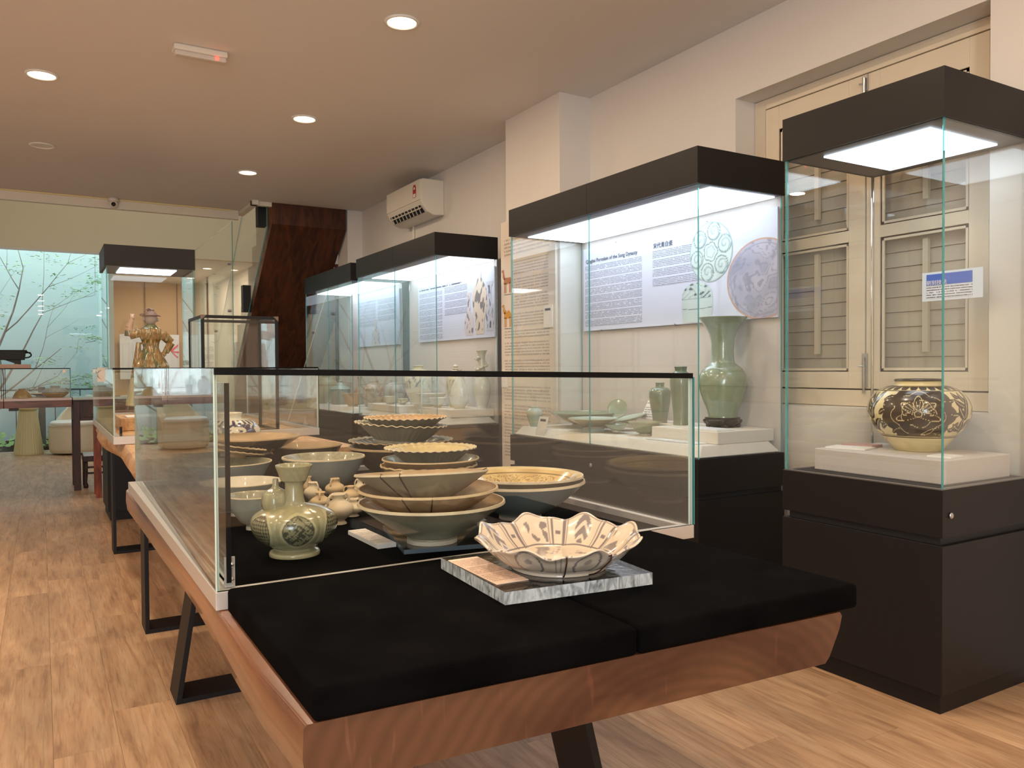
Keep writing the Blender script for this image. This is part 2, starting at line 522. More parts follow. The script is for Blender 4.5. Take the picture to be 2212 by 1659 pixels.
    def ell(s, c, rx, ry, rz, seg=16, rings=10, mi=0):
        prof = [(math.sin(PI * j / rings), -math.cos(PI * j / rings)) for j in range(rings + 1)]
        o = len(s.v)
        s.lathe(prof, seg, mi)
        for i in range(o, len(s.v)):
            x, y, z = s.v[i]; s.v[i] = (c[0] + x * rx, c[1] + y * ry, c[2] + z * rz)
        return s
    def move(s, o, mtx):
        for i in range(o, len(s.v)):
            s.v[i] = tuple(mtx @ Vector(s.v[i]))
        return s
    def build(s, name, mats, parent=None, smooth=False, loc=None, col=None, bevel=0.0, angle=None):
        me = bpy.data.meshes.new(name)
        me.from_pydata(s.v, [], s.f)
        if not isinstance(mats, (list, tuple)): mats = [mats]
        for k in mats: me.materials.append(k)
        if len(mats) > 1: me.polygons.foreach_set('material_index', s.m)
        if smooth:
            me.polygons.foreach_set('use_smooth', [True] * len(s.f))
            if angle: me.set_sharp_from_angle(angle=angle)
        if col is not None:
            ca = me.color_attributes.new('Col', 'FLOAT_COLOR', 'POINT')
            arr = np.ones((len(s.v), 4), dtype=np.float32); arr[:, :3] = col
            ca.data.foreach_set('color', arr.ravel())
        me.validate(); me.update()
        o = bpy.data.objects.new(name, me)
        COL.objects.link(o)
        if parent: o.parent = parent
        if loc: o.location = loc
        if bevel:
            b = o.modifiers.new('bevel', 'BEVEL'); b.width = bevel; b.segments = 2; b.limit_method = 'ANGLE'
        return o

def thing(name, label, cat, loc=(0, 0, 0), rotz=0, group=None):
    o = bpy.data.objects.new(name, None)
    o.empty_display_size = 0.05
    COL.objects.link(o)
    o.location = loc
    o.rotation_euler = (0, 0, rotz)
    o['label'] = label; o['category'] = cat
    if group: o['group'] = group
    return o
def tag(o, label, cat, group=None, kind=None):
    o['label'] = label; o['category'] = cat
    if group: o['group'] = group
    if kind: o['kind'] = kind
    return o
def struct(o):
    o['kind'] = 'structure'
    return o
def plabel(o, t):
    o['label'] = t
    return o
def quad(name, mt, parent, o, ux, uy, w, h, th=0.001, nrm=None):
    """thin card: origin o (lower left), unit axes ux, uy, with UV 0..1 on its face"""
    o = Vector(o); ux = Vector(ux); uy = Vector(uy); n = ux.cross(uy).normalized() * th
    v = [o, o + ux * w, o + ux * w + uy * h, o + uy * h]
    v = v + [p - n for p in v]
    me = bpy.data.meshes.new(name)
    me.from_pydata([tuple(p) for p in v], [], [(0, 1, 2, 3), (7, 6, 5, 4), (0, 4, 5, 1), (1, 5, 6, 2), (2, 6, 7, 3), (3, 7, 4, 0)])
    me.materials.append(mt)
    uv = me.uv_layers.new(name='UVMap')
    for k, c in enumerate(((0, 0), (1, 0), (1, 1), (0, 1))): uv.data[k].uv = c
    ob = bpy.data.objects.new(name, me); COL.objects.link(ob)
    if parent: ob.parent = parent
    return ob
def lettering(text, mt, parent, o, ux, uy, size, name='lettering', align='LEFT', depth=0.0004):
    cu = bpy.data.curves.new(name, 'FONT'); cu.body = text; cu.size = size; cu.extrude = depth; cu.align_x = align
    cu.resolution_u = 4
    tmp = bpy.data.objects.new(name, cu); COL.objects.link(tmp)
    bpy.context.view_layer.update()
    dg = bpy.context.evaluated_depsgraph_get()
    me = bpy.data.meshes.new_from_object(tmp.evaluated_get(dg))
    COL.objects.unlink(tmp); bpy.data.objects.remove(tmp)
    me.name = name
    me.materials.clear(); me.materials.append(mt)
    ob = bpy.data.objects.new(name, me); COL.objects.link(ob)
    ux = Vector(ux); uy = Vector(uy); n = ux.cross(uy)
    mm = Matrix((ux, uy, n)).transposed().to_4x4(); mm.translation = Vector(o) + n * 0.0012
    if parent: ob.parent = parent
    ob.matrix_basis = mm
    return ob

def wb(m, name, mats, parent, **k):
    return m.build(name, mats, parent, loc=-Vector(parent.location), **k)
def shift(o):
    o.location = Vector(o.location) - Vector(o.parent.location)
    return o

# ------------------------------------------------------------------ room shell
CZ = 3.03                                    # ceiling height
floor = struct(M().box(-3.0, 3.4, -3.4, 18.2, -0.15, -0.008).build('floor', DARK))
PW, PL = 0.186, 1.22
pm = M().box(0.0004, PW - 0.0004, 0.0004, PL - 0.0004, -0.0075, 0.0).build('plank', FLOORM, floor)
bpy.data.objects.remove(pm); pme = bpy.data.meshes['plank']
rest = M(); x = -3.0; ci = 0
rng = random.Random(5)
x0f = 0.015 - 17 * PW
while x0f + ci * PW < 3.23:
    xx = x0f + ci * PW
    yy = -3.4 - (0.55 + 0.42 * (ci * 2 % 3) + 0.13 * (ci % 4)) % PL
    while yy < 18.1:
        near = -0.95 < xx < 3.1 and 0.7 < yy < 8.6
        if near:
            o = bpy.data.objects.new('plank', pme); COL.objects.link(o); o.parent = floor; o.location = (xx, yy, 0)
        else:
            rest.box(max(xx + 0.0004, -3.0), xx + PW - 0.0004, max(yy + 0.0004, -3.39), min(yy + PL - 0.0004, 18.1), -0.0075, 0.0)
        yy += PL
    ci += 1
rest.build('far_planks', FLOORM, floor)['kind'] = 'stuff'

c = M()
c.box(-3.0, 3.4, -3.4, 8.84, CZ, CZ + 0.3)
c.box(-3.0, 1.98, 8.84, 9.48, CZ, CZ + 0.3)
c.box(0.93, 3.4, 14.001, 18.2, CZ, CZ + 0.3)
ceil = struct(c.build('ceiling', CEIL))
tr = M().box(-3.0, 1.98, 9.48, 9.55, 2.93, CZ + 0.3).box(1.985, 2.05, 8.80, 9.55, 2.985, CZ + 0.3)
tr.box(1.985, 2.2, 8.845, 8.90, 2.985, CZ + 0.3)
struct(tr.build('trim_1', mat('white trim', rgb(236, 230, 216), 0.5)))
# light strip in the edge of the opening
st = M().box(-1.6, 1.9, 9.45, 9.478, 3.018, 3.028)
struct(st.build('trim_2', mat('pale cove', rgb(250, 232, 170), 0.5)))

# right wall with the deep shutter opening, pilasters
WX = 3.235
wr = M()
OY0, OY1, OZ0, OZ1 = 1.75, 3.085, 1.005, 2.64
wr.box(WX, WX + 0.3, -3.4, OY0, -0.1, CZ)
wr.box(WX, WX + 0.3, OY1, 18.2, -0.1, CZ)
wr.box(WX, WX + 0.3, OY0, OY1, -0.1, OZ0)
wr.box(WX, WX + 0.3, OY0, OY1, OZ1, CZ)
wr.box(WX, WX + 0.3, 8.9, 14.0, CZ, 6.0)
wr.box(2.985, WX, 4.40, 5.11, -0.1, CZ)
wr.box(3.06, WX, 8.86, 9.2, -0.1, CZ + 0.3)
struct(wr.build('wall_right', WALL))
struct(M().box(-3.3, -3.0, -3.4, 18.2, -0.1, CZ).box(-3.3, -3.0, 8.9, 14.0, CZ, 6).build('wall_left', WALL))
# front of the shop behind the camera: side piers, head, and an unseen opening placed to let daylight in
wf = M().box(-3.0, -2.6, -3.6, -3.4, 0, CZ).box(-1.2, WX, -3.6, -3.4, 0, CZ).box(-2.6, -1.2, -3.6, -3.4, 2.5, CZ)
struct(wf.build('wall_front', WALL))
# upper storey over the stair void
bk = M().box(-3.0, 3.4, 13.87, 14.0, CZ, 6.0)
struct(bk.build('wall_back', CREAM))
struct(M().box(-3.3, 3.5, 8.8, 14.0, 5.95, 6.1).build('ceiling_upper', CEIL))
struct(M().box(-3.0, 1.98, 9.3, 9.48, CZ + 0.3, 6.0).build('wall_void', CREAM))
struct(M().box(0.95, 3.5, 18.1, 18.3, -0.1, CZ).build('wall_rear', TAN))
struct(M().box(0.93, 1.0, 13.95, 18.1, 0, CZ).build('wall_courtyard', mat('courtyard return', rgb(214, 232, 230), 0.7)))
rp = M()
for k in range(4):
    rp.box(1.25 + k * 0.62, 1.262 + k * 0.62, 18.06, 18.1, 0, CZ)
rp.box(3.0, 3.16, 17.7, 18.1, 0, CZ)
struct(rp.build('trim_3', mat('rear wall joints', rgb(120, 80, 48), 0.5)))

# garden glass, courtyard
gw = thing('garden_window', 'tall frameless glass wall onto the courtyard garden', 'window', (-1.2, 13.87, 0)); gw['kind'] = 'structure'
for a, b in ((-3.0, -1.36), (-1.355, 0.045), (0.05, 0.93)):
    wb(M().pane(a, b, 13.875, 13.887, 0.01, 3.0), 'glass_pane', [GARDEN_GLASS, EDGE_PALE], gw)
wb(M().box(-3.0, 0.95, 13.86, 13.90, 3.0, 3.03), 'head_rail', ALU, gw)
wb(M().box(-3.0, 0.95, 13.86, 13.90, 0.0, 0.012), 'sill_rail', ALU, gw)
struct(M().box(-4.5, 1.0, 13.89, 16.6, -0.15, 0.0).build('courtyard_ground', mat('pebbled courtyard floor', rgb(170, 190, 150), 0.8, noise=0.3, nscale=30)))
cwm = mat('pale blue rendered wall', rgb(212, 226, 232), 0.8, noise=0.08, nscale=1.3)
struct(M().box(-4.5, 1.0, 16.4, 16.6, 0, 4.4).box(-4.6, -4.5, 14.05, 16.6, 0, 4.4).build('courtyard_wall', cwm))

# ------------------------------------------------------------------ window behind the near showcase
wn = thing('window_1', 'cream painted casement window with louvred shutters behind the nearest tall showcase', 'window', (3.38, 2.4, OZ0))
wn['kind'] = 'structure'
del wn['category']
FX = 3.38
fr = M()
fr.box(FX, FX + 0.1, 3.01, 3.083, OZ0 + 0.002, OZ1 - 0.002).box(FX, FX + 0.1, 1.752, 1.82, OZ0 + 0.002, OZ1 - 0.002)
fr.box(FX, FX + 0.1, 1.82, 3.01, 2.585, OZ1 - 0.002).box(FX - 0.01, FX + 0.1, 1.82, 3.01, OZ0 + 0.002, 1.085)
wb(fr, 'window_frame', CREAM_WOOD, wn, bevel=0.003)
slat_me = None
for (ya, yb, pa, pb) in ((1.828, 2.395, 1.912, 2.325), (2.403, 3.003, 2.492, 2.915)):
    cs = M()
    X0, X1 = FX - 0.004, FX + 0.04
    cs.box(X0, X1, ya, pa, 1.092, 2.578).box(X0, X1, pb, yb, 1.092, 2.578)
    cs.box(X0, X1, pa, pb, 1.092, 1.173).box(X0, X1, pa, pb, 1.80, 1.856).box(X0, X1, pa, pb, 2.455, 2.578)
    for za, zb in ((1.173, 1.80), (1.856, 2.455)):
        for q in (0, 1):
            e = 0.008 + 0.01 * q
            cs.box(X0 + 0.008, X0 + 0.016, pa - 0.002, pa + e, za, zb).box(X0 + 0.008, X0 + 0.016, pb - e, pb + 0.002, za, zb)
            cs.box(X0 + 0.008, X0 + 0.016, pa, pb, za - 0.002, za + e).box(X0 + 0.008, X0 + 0.016, pa, pb, zb - e, zb + 0.002)
    sash = wb(cs, 'sash', CREAM_WOOD, wn, bevel=0.002)
    def sp(m_, nm, mt_):
        o_ = m_.build(nm, mt_); o_.parent = sash; return o_
    for za, zb in ((1.173, 1.80), (1.856, 2.455)):
        g = sp(M().pane(FX + 0.016, FX + 0.02, pa, pb, za, zb), 'pane', [GLASS, EDGE_PALE])
        nsl = 9
        h = (zb - za) / nsl
        for i in range(nsl):
            sp(M().add([(FX + 0.078, pa - 0.03, za + i * h), (FX + 0.062, pa - 0.03, za + i * h), (FX + 0.070, pa - 0.03, za + (i + 1) * h - 0.003), (FX + 0.086, pa - 0.03, za + (i + 1) * h - 0.003),
                        (FX + 0.078, pb + 0.03, za + i * h), (FX + 0.062, pb + 0.03, za + i * h), (FX + 0.070, pb + 0.03, za + (i + 1) * h - 0.003), (FX + 0.086, pb + 0.03, za + (i + 1) * h - 0.003)],
                       [(0, 1, 2, 3), (7, 6, 5, 4), (0, 4, 5, 1), (1, 5, 6, 2), (2, 6, 7, 3), (3, 7, 4, 0)]), 'louvre_slat', LOUVRE)
        # tilt rod of the louvres
        sp(M().box(FX + 0.030, FX + 0.048, pa + 0.20, pa + 0.225, za + 0.09, zb - 0.03), 'tilt_rod', CREAM_WOOD)
struct(M().box(FX + 0.1, FX + 0.15, 1.75, 3.085, OZ0, OZ1).build('shutter_backing', mat('shutter shadow', rgb(120, 108, 92), 0.7)))  # added sheet, its colour standing in for the shade behind the slats
for z0 in (1.10, 2.50):
    b = M().box(FX - 0.012, FX - 0.004, 2.385, 2.412, z0, z0 + (0.16 if z0 < 2 else 0.075))
    b.tube([(FX - 0.018, 2.398, z0 - 0.03), (FX - 0.018, 2.398, z0 + 0.14 if z0 < 2 else z0 + 0.06)], 0.006)
    b.tube([(FX - 0.018, 2.398, z0 + 0.10 if z0 < 2 else z0 + 0.03), (FX - 0.035, 2.415, z0 + 0.10 if z0 < 2 else z0 + 0.03)], 0.004)
    wb(b, 'tower_bolt', STEEL, wn)
for yy in (1.827, 3.006):
    for z0 in (1.35, 2.25):
        wb(M().tube([(FX - 0.008, yy, z0), (FX - 0.008, yy, z0 + 0.09)], 0.006), 'hinge', CREAM_WOOD, wn)

# ------------------------------------------------------------------ ceiling things
lp = thing('downlight', 'lit round ceiling downlight', 'downlight', (0, 0, CZ))
def lamp_parts(parent, on=True):
    M().lathe([(0.074, -0.004), (0.078, -0.010), (0.088, -0.009), (0.096, -0.001), (0.074, -0.001), (0.074, -0.004)], 48).build('trim_ring', mat('white lamp ring', rgb(240, 240, 238), 0.3), parent, smooth=True)
    M().lathe([(0.0, -0.003), (0.075, -0.003)], 48).build('diffuser', LAMP_E if on else WHITE_PLASTIC, parent)
    if on:
        area('lamp_light', (0, 0, -0.012), 0.14, P_LAMP, (1.0, 0.77, 0.53), parent=parent, shape='DISK')
bpy.data.objects.remove(lp)
LAMPS = [((1.665, 3.926), 'round warm downlight on the ceiling, nearest to the viewer and largest of the lit ones'),
         ((1.68, 5.78), 'round warm downlight on the ceiling between the nearest downlight and the one before the stairs'),
         ((1.674, 7.60), 'small round warm downlight on the ceiling just before the stairs'),
         ((0.032, 5.72), 'lit warm downlight at the left edge of the ceiling')]
grp = 'recessed ceiling downlights'
protos = None
for (xy, lb) in LAMPS:
    t = thing('downlight', lb, 'downlight', (xy[0], xy[1], CZ), 0, grp); lamp_parts(t)
t = thing('downlight', 'unlit white round ceiling fitting at far left of the ceiling', 'downlight', (0.036, 7.50, CZ), 0, grp); lamp_parts(t, False)
for xy in ((1.67, 2.08), (0.03, 3.88), (0.03, 2.0), (1.67, 0.2), (0.03, 0.1), (-1.6, 2.0), (-1.6, 5.7), (-1.6, 3.9), (1.67, -1.6), (-1.6, 0.1), (0.03, -1.7)):
    t = thing('downlight', 'warm ceiling downlight outside the picture, over the near part of the room', 'downlight', (xy[0], xy[1], CZ), 0, 'ceiling downlights over the near part of the room'); lamp_parts(t)
for xy, lb in (((2.59, 15.08), 'small lit downlight in the rear ceiling beyond the stairs, the nearer one'), ((2.58, 16.79), 'small lit downlight in the rear ceiling, the farther one by the tan wall'),
               ((1.75, 16.3), 'small lit downlight added in the rear ceiling for lamps mirrored in the far left showcase')):  # last one added in place of lamps mirrored in the showcase glass
    t = thing('downlight', lb, 'downlight', (xy[0], xy[1], CZ), 0, grp); lamp_parts(t)

em = thing('emergency_light', 'slim white emergency light with a glowing red dot on the ceiling', 'emergency light', (0.81, 4.84, CZ))
M().tbox(-0.145, 0.145, -0.05, 0.05, -0.035, 0, 0.0, 0.0).build('housing', WHITE_PLASTIC, em, bevel=0.01)
M().tbox(-0.138, 0.138, -0.042, 0.015, -0.062, -0.034, 0.0, 0.0).build('diffuser', mat('frosted diffuser', rgb(214, 206, 198), 0.3), em, bevel=0.008)
M().ell((0.085, -0.044, -0.048), 0.011, 0.004, 0.011, 12, 8).build('red_led', emission('red LED', (1, 0.05, 0.03, 1), 6), em)
M().box(0.0, 0.022, 0.018, 0.04, -0.037, -0.034).build('sensor', mat('smoked sensor', rgb(110, 95, 80), 0.3), em)

cc = thing('security_camera', 'small white dome security camera with a black lens on the ceiling edge', 'camera', (0.685, 9.42, 3.0))
M().lathe([(0, 0.028), (0.055, 0.028), (0.058, 0.0), (0.045, -0.01), (0, -0.01)], 24).build('mount', WHITE_PLASTIC, cc, smooth=True)
M().ell((0, -0.015, -0.035), 0.045, 0.045, 0.045, 20, 12).build('dome', WHITE_PLASTIC, cc, smooth=True)
M().ell((0, -0.043, -0.04), 0.026, 0.02, 0.026, 16, 10).build('lens', mat('lens black', rgb(10, 10, 12), 0.1), cc, smooth=True)

# air conditioner on the right wall
ac = thing('air_conditioner', 'white wall-mounted split air conditioner with a red energy label high on the right wall', 'air conditioner', (WX, 7.08, 2.62))
prof = [(0, 0.0), (-0.11, -0.005), (-0.17, 0.02), (-0.215, 0.075), (-0.235, 0.115), (-0.235, 0.305), (-0.22, 0.32), (0, 0.32)]
M().prism([(p[0], p[1]) for p in prof], 'y', -0.41, 0.41).build('body', WHITE_PLASTIC, ac, bevel=0.008)
M().box(-0.243, -0.2352, -0.405, 0.405, 0.125, 0.312).build('front_panel', WHITE_PLASTIC, ac, bevel=0.004)
M().add([(-0.2185, -0.36, 0.083), (-0.2185, 0.36, 0.083), (-0.172, 0.36, 0.026), (-0.172, -0.36, 0.026), (-0.224, -0.36, 0.079), (-0.224, 0.36, 0.079), (-0.178, 0.36, 0.021), (-0.178, -0.36, 0.021)],
        [(0, 1, 2, 3), (4, 7, 6, 5), (0, 4, 5, 1), (1, 5, 6, 2), (2, 6, 7, 3), (3, 7, 4, 0)]).build('air_outlet', DARK, ac)
for k in range(9):
    yk = -0.32 + k * 0.08
    M().add([(-0.2245, yk - 0.004, 0.083), (-0.2245, yk + 0.004, 0.083), (-0.181, yk + 0.03, 0.022), (-0.181, yk + 0.022, 0.022), (-0.229, yk - 0.004, 0.076), (-0.229, yk + 0.004, 0.076), (-0.186, yk + 0.03, 0.018), (-0.186, yk + 0.022, 0.018)],
            [(0, 1, 2, 3), (4, 7, 6, 5), (0, 4, 5, 1), (1, 5, 6, 2), (2, 6, 7, 3), (3, 7, 4, 0)]).build('vane', WHITE_PLASTIC, ac)
M().bar((-0.2135, -0.36, 0.058), (-0.2135, 0.36, 0.058), 0.006, 0.03, upv=(0.7, 0, 0.7)).build('louvre', WHITE_PLASTIC, ac)
sk = M()
sk.prism([(-0.32, 0.16), (-0.25, 0.16), (-0.25, 0.25), (-0.262, 0.272), (-0.285, 0.28), (-0.308, 0.272), (-0.32, 0.25)], 'x', -0.2455, -0.2435)
st = sk.build('energy_label', mat('red label', rgb(176, 32, 32), 0.5), ac)
M().box(-0.2465, -0.2450, -0.312, -0.258, 0.163, 0.195).build('label_text_area', PAPER, ac)
M().prism([(-0.285 + 0.018 * math.cos(a * PI / 8), 0.235 + 0.022 * math.sin(a * PI / 8)) for a in range(9)], 'x', -0.2465, -0.245).build('label_dial', PAPER, ac)
pp = M().tube([(3.222, 7.35, 2.63), (3.222, 7.35, 1.6)], 0.012)
tag(pp.build('drain_pipe', WHITE_PLASTIC), 'thin white drain pipe running down the wall below the air conditioner', 'pipe')

# ------------------------------------------------------------------ tall showcases
def showcase(x0, x1, y0, y1, label, seams=(), back='board', lining=WHITE_LINING, seams_axis='y', inset=(0.11, 0.03, 0.05, 0.05), lock=None, zb=0.775, group='tall showcases', capmat=BLACK):
    t = thing('showcase', label, 'showcase', ((x0 + x1) / 2, (y0 + y1) / 2, 0), 0, group)
    g = 0.001
    wb(M().box(x0 + 0.015, x1, y0 + 0.015, y1 - 0.015, 0, 0.07), 'plinth', BLACK, t)
    body = wb(M().box(x0, x1, y0, y1, 0.07, 0.583), 'base_cabinet', BLACK, t, bevel=0.0015)
    wb(M().box(x0 + 0.02, x1, y0 + 0.02, y1 - 0.02, 0.583, 0.611), 'shadow_gap', DARK, t)
    wb(M().box(x0, x1, y0, y1, 0.611, zb), 'upper_base', BLACK, t, bevel=0.0015)
    ys = [y0] + list(seams) + [y1]
    zt, zc = 2.209, 2.041
    for a, b in zip(ys[:-1], ys[1:]):
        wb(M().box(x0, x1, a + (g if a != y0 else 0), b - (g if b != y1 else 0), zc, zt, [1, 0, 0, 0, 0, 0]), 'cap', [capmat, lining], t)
        wb(M().pane(x0 + 0.012, x0 + 0.020, a + (0.013 if a == y0 else g), b - (0.013 if b == y1 else g), zb, zc), 'front_glass', [GLASS, EDGE], t)
    wb(M().pane(x0 + 0.012, x1 - 0.012, y0 + 0.004, y0 + 0.012, zb, zc), 'side_glass', [GLASS, EDGE], t)
    wb(M().pane(x0 + 0.012, x1 - 0.012, y1 - 0.012, y1 - 0.004, zb, zc), 'side_glass', [GLASS, EDGE], t)
    if back == 'board':
        wb(M().box(x1 - 0.012, x1, y0 + 0.013, y1 - 0.013, zb, zc), 'back_board', LINEN, t)
    else:
        wb(M().pane(x1 - 0.020, x1 - 0.012, y0 + 0.013, y1 - 0.013, zb, zc), 'back_glass', [GLASS, EDGE], t)
    wb(M().box(x0 + inset[0], x1 - inset[1], y0 + inset[2], y1 - inset[3], zc - 0.006, zc - 0.0005), 'light_panel', PANEL_E, t)
    wb(M().box(x0 + 0.03, x1 - 0.03, y0 + 0.03, y1 - 0.03, zb + 0.0005, zb + 0.004), 'deck', LINEN_WHITE if back == 'board' else DARK, t)
    if lock:
        o = M().lathe([(0, 0), (0.009, 0), (0.011, 0.002), (0.011, 0.006), (0.006, 0.008), (0.0, 0.008)], 20)
        ax, (lx, ly, lz) = lock
        o.move(0, Matrix.Rotation(-PI / 2, 4, 'Y') if ax == 'x' else Matrix.Rotation(PI / 2, 4, 'X'))
        ob = o.build('lock', STEEL, t, smooth=True); ob.location = Vector((lx, ly, lz)) - Vector(t.location)
    return t
SA = showcase(2.627, 3.215, 1.571, 2.249, 'black and glass showcase in front of the shuttered window, holding the brown painted jar', back='glass', lining=mat('black cap lining', rgb(62, 63, 66), 0.45),
              inset=(0.083, 0.075, 0.10, 0.135), lock=('y', (2.672, 1.571, 0.686)))
for (px, py) in ((3.195, 2.235), (3.195, 1.585)):
    wb(M().tube([(px, py, 0.776), (px, py, 2.04)], 0.006), 'corner_post', CHROME, SA)
wb(M().box(2.632, 3.21, 1.576, 2.244, 0.775, 0.778), 'deck_rim', mat('grey anodised rim', rgb(120, 118, 116), 0.35, metal=0.5), SA)
SB = showcase(2.587, 3.164, 2.697, 4.395, 'long black showcase holding green glazed vases and bowls under a porcelain poster', (3.553,), inset=(0.11, 0.03, 0.035, 0.055), lock=('x', (2.587, 3.522, 0.666)))
SC = showcase(2.509, 3.044, 5.340, 7.035, 'black showcase with painted jars and bowls below the air conditioner', (6.153,), inset=(0.13, 0.02, 0.03, 0.055), lock=('x', (2.509, 6.1, 0.666)))
SD = showcase(2.53, 3.06, 7.25, 8.79, 'farthest black showcase on the right wall, beside the brown stair soffit', (8.0,), inset=(0.13, 0.02, 0.03, 0.055))
SE = showcase(0.445, 1.124, 7.092, 7.70, 'slim black showcase standing alone at left with a glazed pottery figure inside', back='glass', lining=FRAME_GREY, inset=(0.12, 0.13, 0.10, 0.12))

# ------------------------------------------------------------------ slab tables, cases
def slab(parent, x0, x1, y0, y1, z0, z1, mats, seed=0, amp=0.02, skew=0.0, n=90, lb=0.03, rb=-0.05, lk=0.7):
    """live-edge slab: wavy long sides, rounded arrises; end faces get the second material"""
    r = random.Random(seed)
    ph = [r.uniform(0, 6) for _ in range(8)]
    mm = M(); ring = 12
    def sec(t):
        y = y0 + (y1 - y0) * t
        wl = amp * (math.sin(y * 2.6 + ph[0]) * 0.6 + math.sin(y * 5.1 + ph[1]) * 0.2)
        wr_ = amp * (math.sin(y * 2.2 + ph[2]) * 0.6 + math.sin(y * 5.3 + ph[3]) * 0.3)
        if t <= 0.0: wl = wr_ = 0
        xl, xr = x0 + wl * min(1, t * 12), x1 + wr_ * min(1, t * 12)
        h = z1 - z0; e = 0.006
        return [(xl + e, z1), (xl, z1 - e), (xl - lb * lk, z0 + h * 0.5), (xl + lb * 0.1, z0 + 0.012), (xl + lb * 0.5, z0), ((xl + xr) / 2, z0),
                (xr + rb, z0), (xr + rb * 0.75, z0 + 0.012), (xr + rb * 0.15, z0 + h * 0.65), (xr, z1 - e * 1.5), (xr - e, z1), ((xl + xr) / 2, z1)], y
    for i in range(n + 1):
        pts, y = sec(i / n)
        for (px, pz) in pts:
            mm.v.append((px, y - skew * (px - x0) * (1 - i / n), pz))
    for i in range(n):
        for k in range(ring):
            k2 = (k + 1) % ring
            mm.f.append((i * ring + k, i * ring + k2, (i + 1) * ring + k2, (i + 1) * ring + k)); mm.m.append(0)
    mm.f.append(tuple(range(ring - 1, -1, -1))); mm.m.append(1)
    mm.f.append(tuple(n * ring + k for k in range(ring))); mm.m.append(1)
    return wb(mm, 'slab_top', mats, parent, smooth=True, angle=0.9)
def leg_frame(parent, xf0, xf1, xt0, xt1, y0, zt, w=0.16, t=0.018):
    y1 = y0 + w
    wb(M().prism([(xf0, 0), (xf0 + t, 0), (xt0 + t, zt), (xt0, zt)], 'y', y0, y1), 'leg', BLACK_METAL, parent, bevel=0.001)
    wb(M().prism([(xf1 - t, 0), (xf1, 0), (xt1, zt), (xt1 - t, zt)], 'y', y0, y1), 'leg', BLACK_METAL, parent, bevel=0.001)
    wb(M().box(xf0 + t, xf1 - t, y0, y1, 0.0, t), 'foot_bar', BLACK_METAL, parent, bevel=0.001)
    wb(M().box(xt0 + t, xt1 - t, y0, y1, zt - t, zt - 0.001), 'top_bar', BLACK_METAL, parent)

T1 = thing('slab_table', 'varnished dark brown live-edge slab table in the foreground under the black velvet pads', 'table', (0.85, 2.4, 0))
slab(T1, 0.322, 1.452, 1.148, 3.86, 0.578, 0.68, [SLAB, SLAB_END], 3, 0.012, skew=0.055, lb=0.035, lk=0.05)
leg_frame(T1, 0.398, 1.07, 0.49, 0.93, 3.05, 0.578)
leg_frame(T1, 0.398, 1.075, 0.49, 0.93, 1.30, 0.578)
T2 = thing('slab_table', 'pale live-edge timber slab table behind the foreground glass case, under the second glass case', 'table', (0.9, 5.4, 0))
slab(T2, 0.37, 1.42, 3.93, 6.95, 0.68, 0.80, [SLAB_LIGHT, SLAB_LIGHT], 8, 0.035, skew=-0.03, lb=0.03)
leg_frame(T2, 0.391, 1.35, 0.391, 1.35, 3.83 + 0.115, 0.681)
leg_frame(T2, 0.391, 1.35, 0.391, 1.35, 5.78, 0.681)

# velvet pads on the near end of the slab
def pad(x0, x1, y0a, y0b, y1, z0, z1, nm, lb):
    t = M()
    v = [(x0, y0a, z0), (x1, y0b, z0), (x1, y1, z0), (x0, y1, z0), (x0, y0a, z1), (x1, y0b, z1), (x1, y1, z1), (x0, y1, z1)]
    t.add(v, [(0, 3, 2, 1), (4, 5, 6, 7), (0, 1, 5, 4), (1, 2, 6, 5), (2, 3, 7, 6), (3, 0, 4, 7)])
    o = t.build(nm, VELVET)
    b = o.modifiers.new('soft edge', 'BEVEL'); b.width = 0.009; b.segments = 4
    return tag(o, lb, 'display pad', 'black velvet pads on the near end of the dark slab table')
pad(0.335, 0.916, 1.138, 1.106, 1.768, 0.682, 0.734, 'velvet_pad', 'left black velvet pad in the foreground, under the clear acrylic block')
pad(0.919, 1.498, 1.106, 1.080, 1.755, 0.682, 0.734, 'velvet_pad', 'right black velvet pad in the foreground, overhanging the slab toward the tall showcase')

def wpane(parent, p0, p1, th, z0, za, zb, nm='glass_pane'):
    """upright pane from p0 to p1 (x,y) with its own top height at each end"""
    a = Vector((p0[0], p0[1], 0)); b = Vector((p1[0], p1[1], 0)); t = (b - a).normalized(); n = Vector((-t.y, t.x, 0)) * th / 2
    v = [a - n + Vector((0, 0, z0)), b - n + Vector((0, 0, z0)), b + n + Vector((0, 0, z0)), a + n + Vector((0, 0, z0)),
         a - n + Vector((0, 0, za)), b - n + Vector((0, 0, zb)), b + n + Vector((0, 0, zb)), a + n + Vector((0, 0, za))]
    return wb(M().add(v, [(0, 3, 2, 1), (4, 5, 6, 7), (0, 1, 5, 4), (1, 2, 6, 5), (2, 3, 7, 6), (3, 0, 4, 7)], [1, 1, 0, 1, 0, 1]), nm, [GLASS, EDGE_PALE], parent)
def clamp(parent, p, s=1.0):
    """chrome glass hinge: a plate gripping the pane with a flared knuckle on each side"""
    o = M().box(-0.004 - 0.02 * s, 0.004 + 0.02 * s, -0.014 * s, 0.014 * s, -0.035 * s, 0.035 * s)
    for sg in (-1, 1):
        k = len(o.v)
        o.lathe([(0, 0.0), (0.011, 0.0), (0.010, 0.016), (0.013, 0.026), (0.023, 0.040), (0.022, 0.046), (0, 0.046)], 20)
        o.move(k, Matrix.Scale(s, 4) @ Matrix.Translation((0, 0.012 * sg, 0)) @ Matrix.Rotation(-PI / 2 * sg, 4, 'X'))
    q = o.build('glass_clamp', CHROME, parent, smooth=True, angle=0.5); q.location = Vector(p) - Vector(parent.location)
    return q

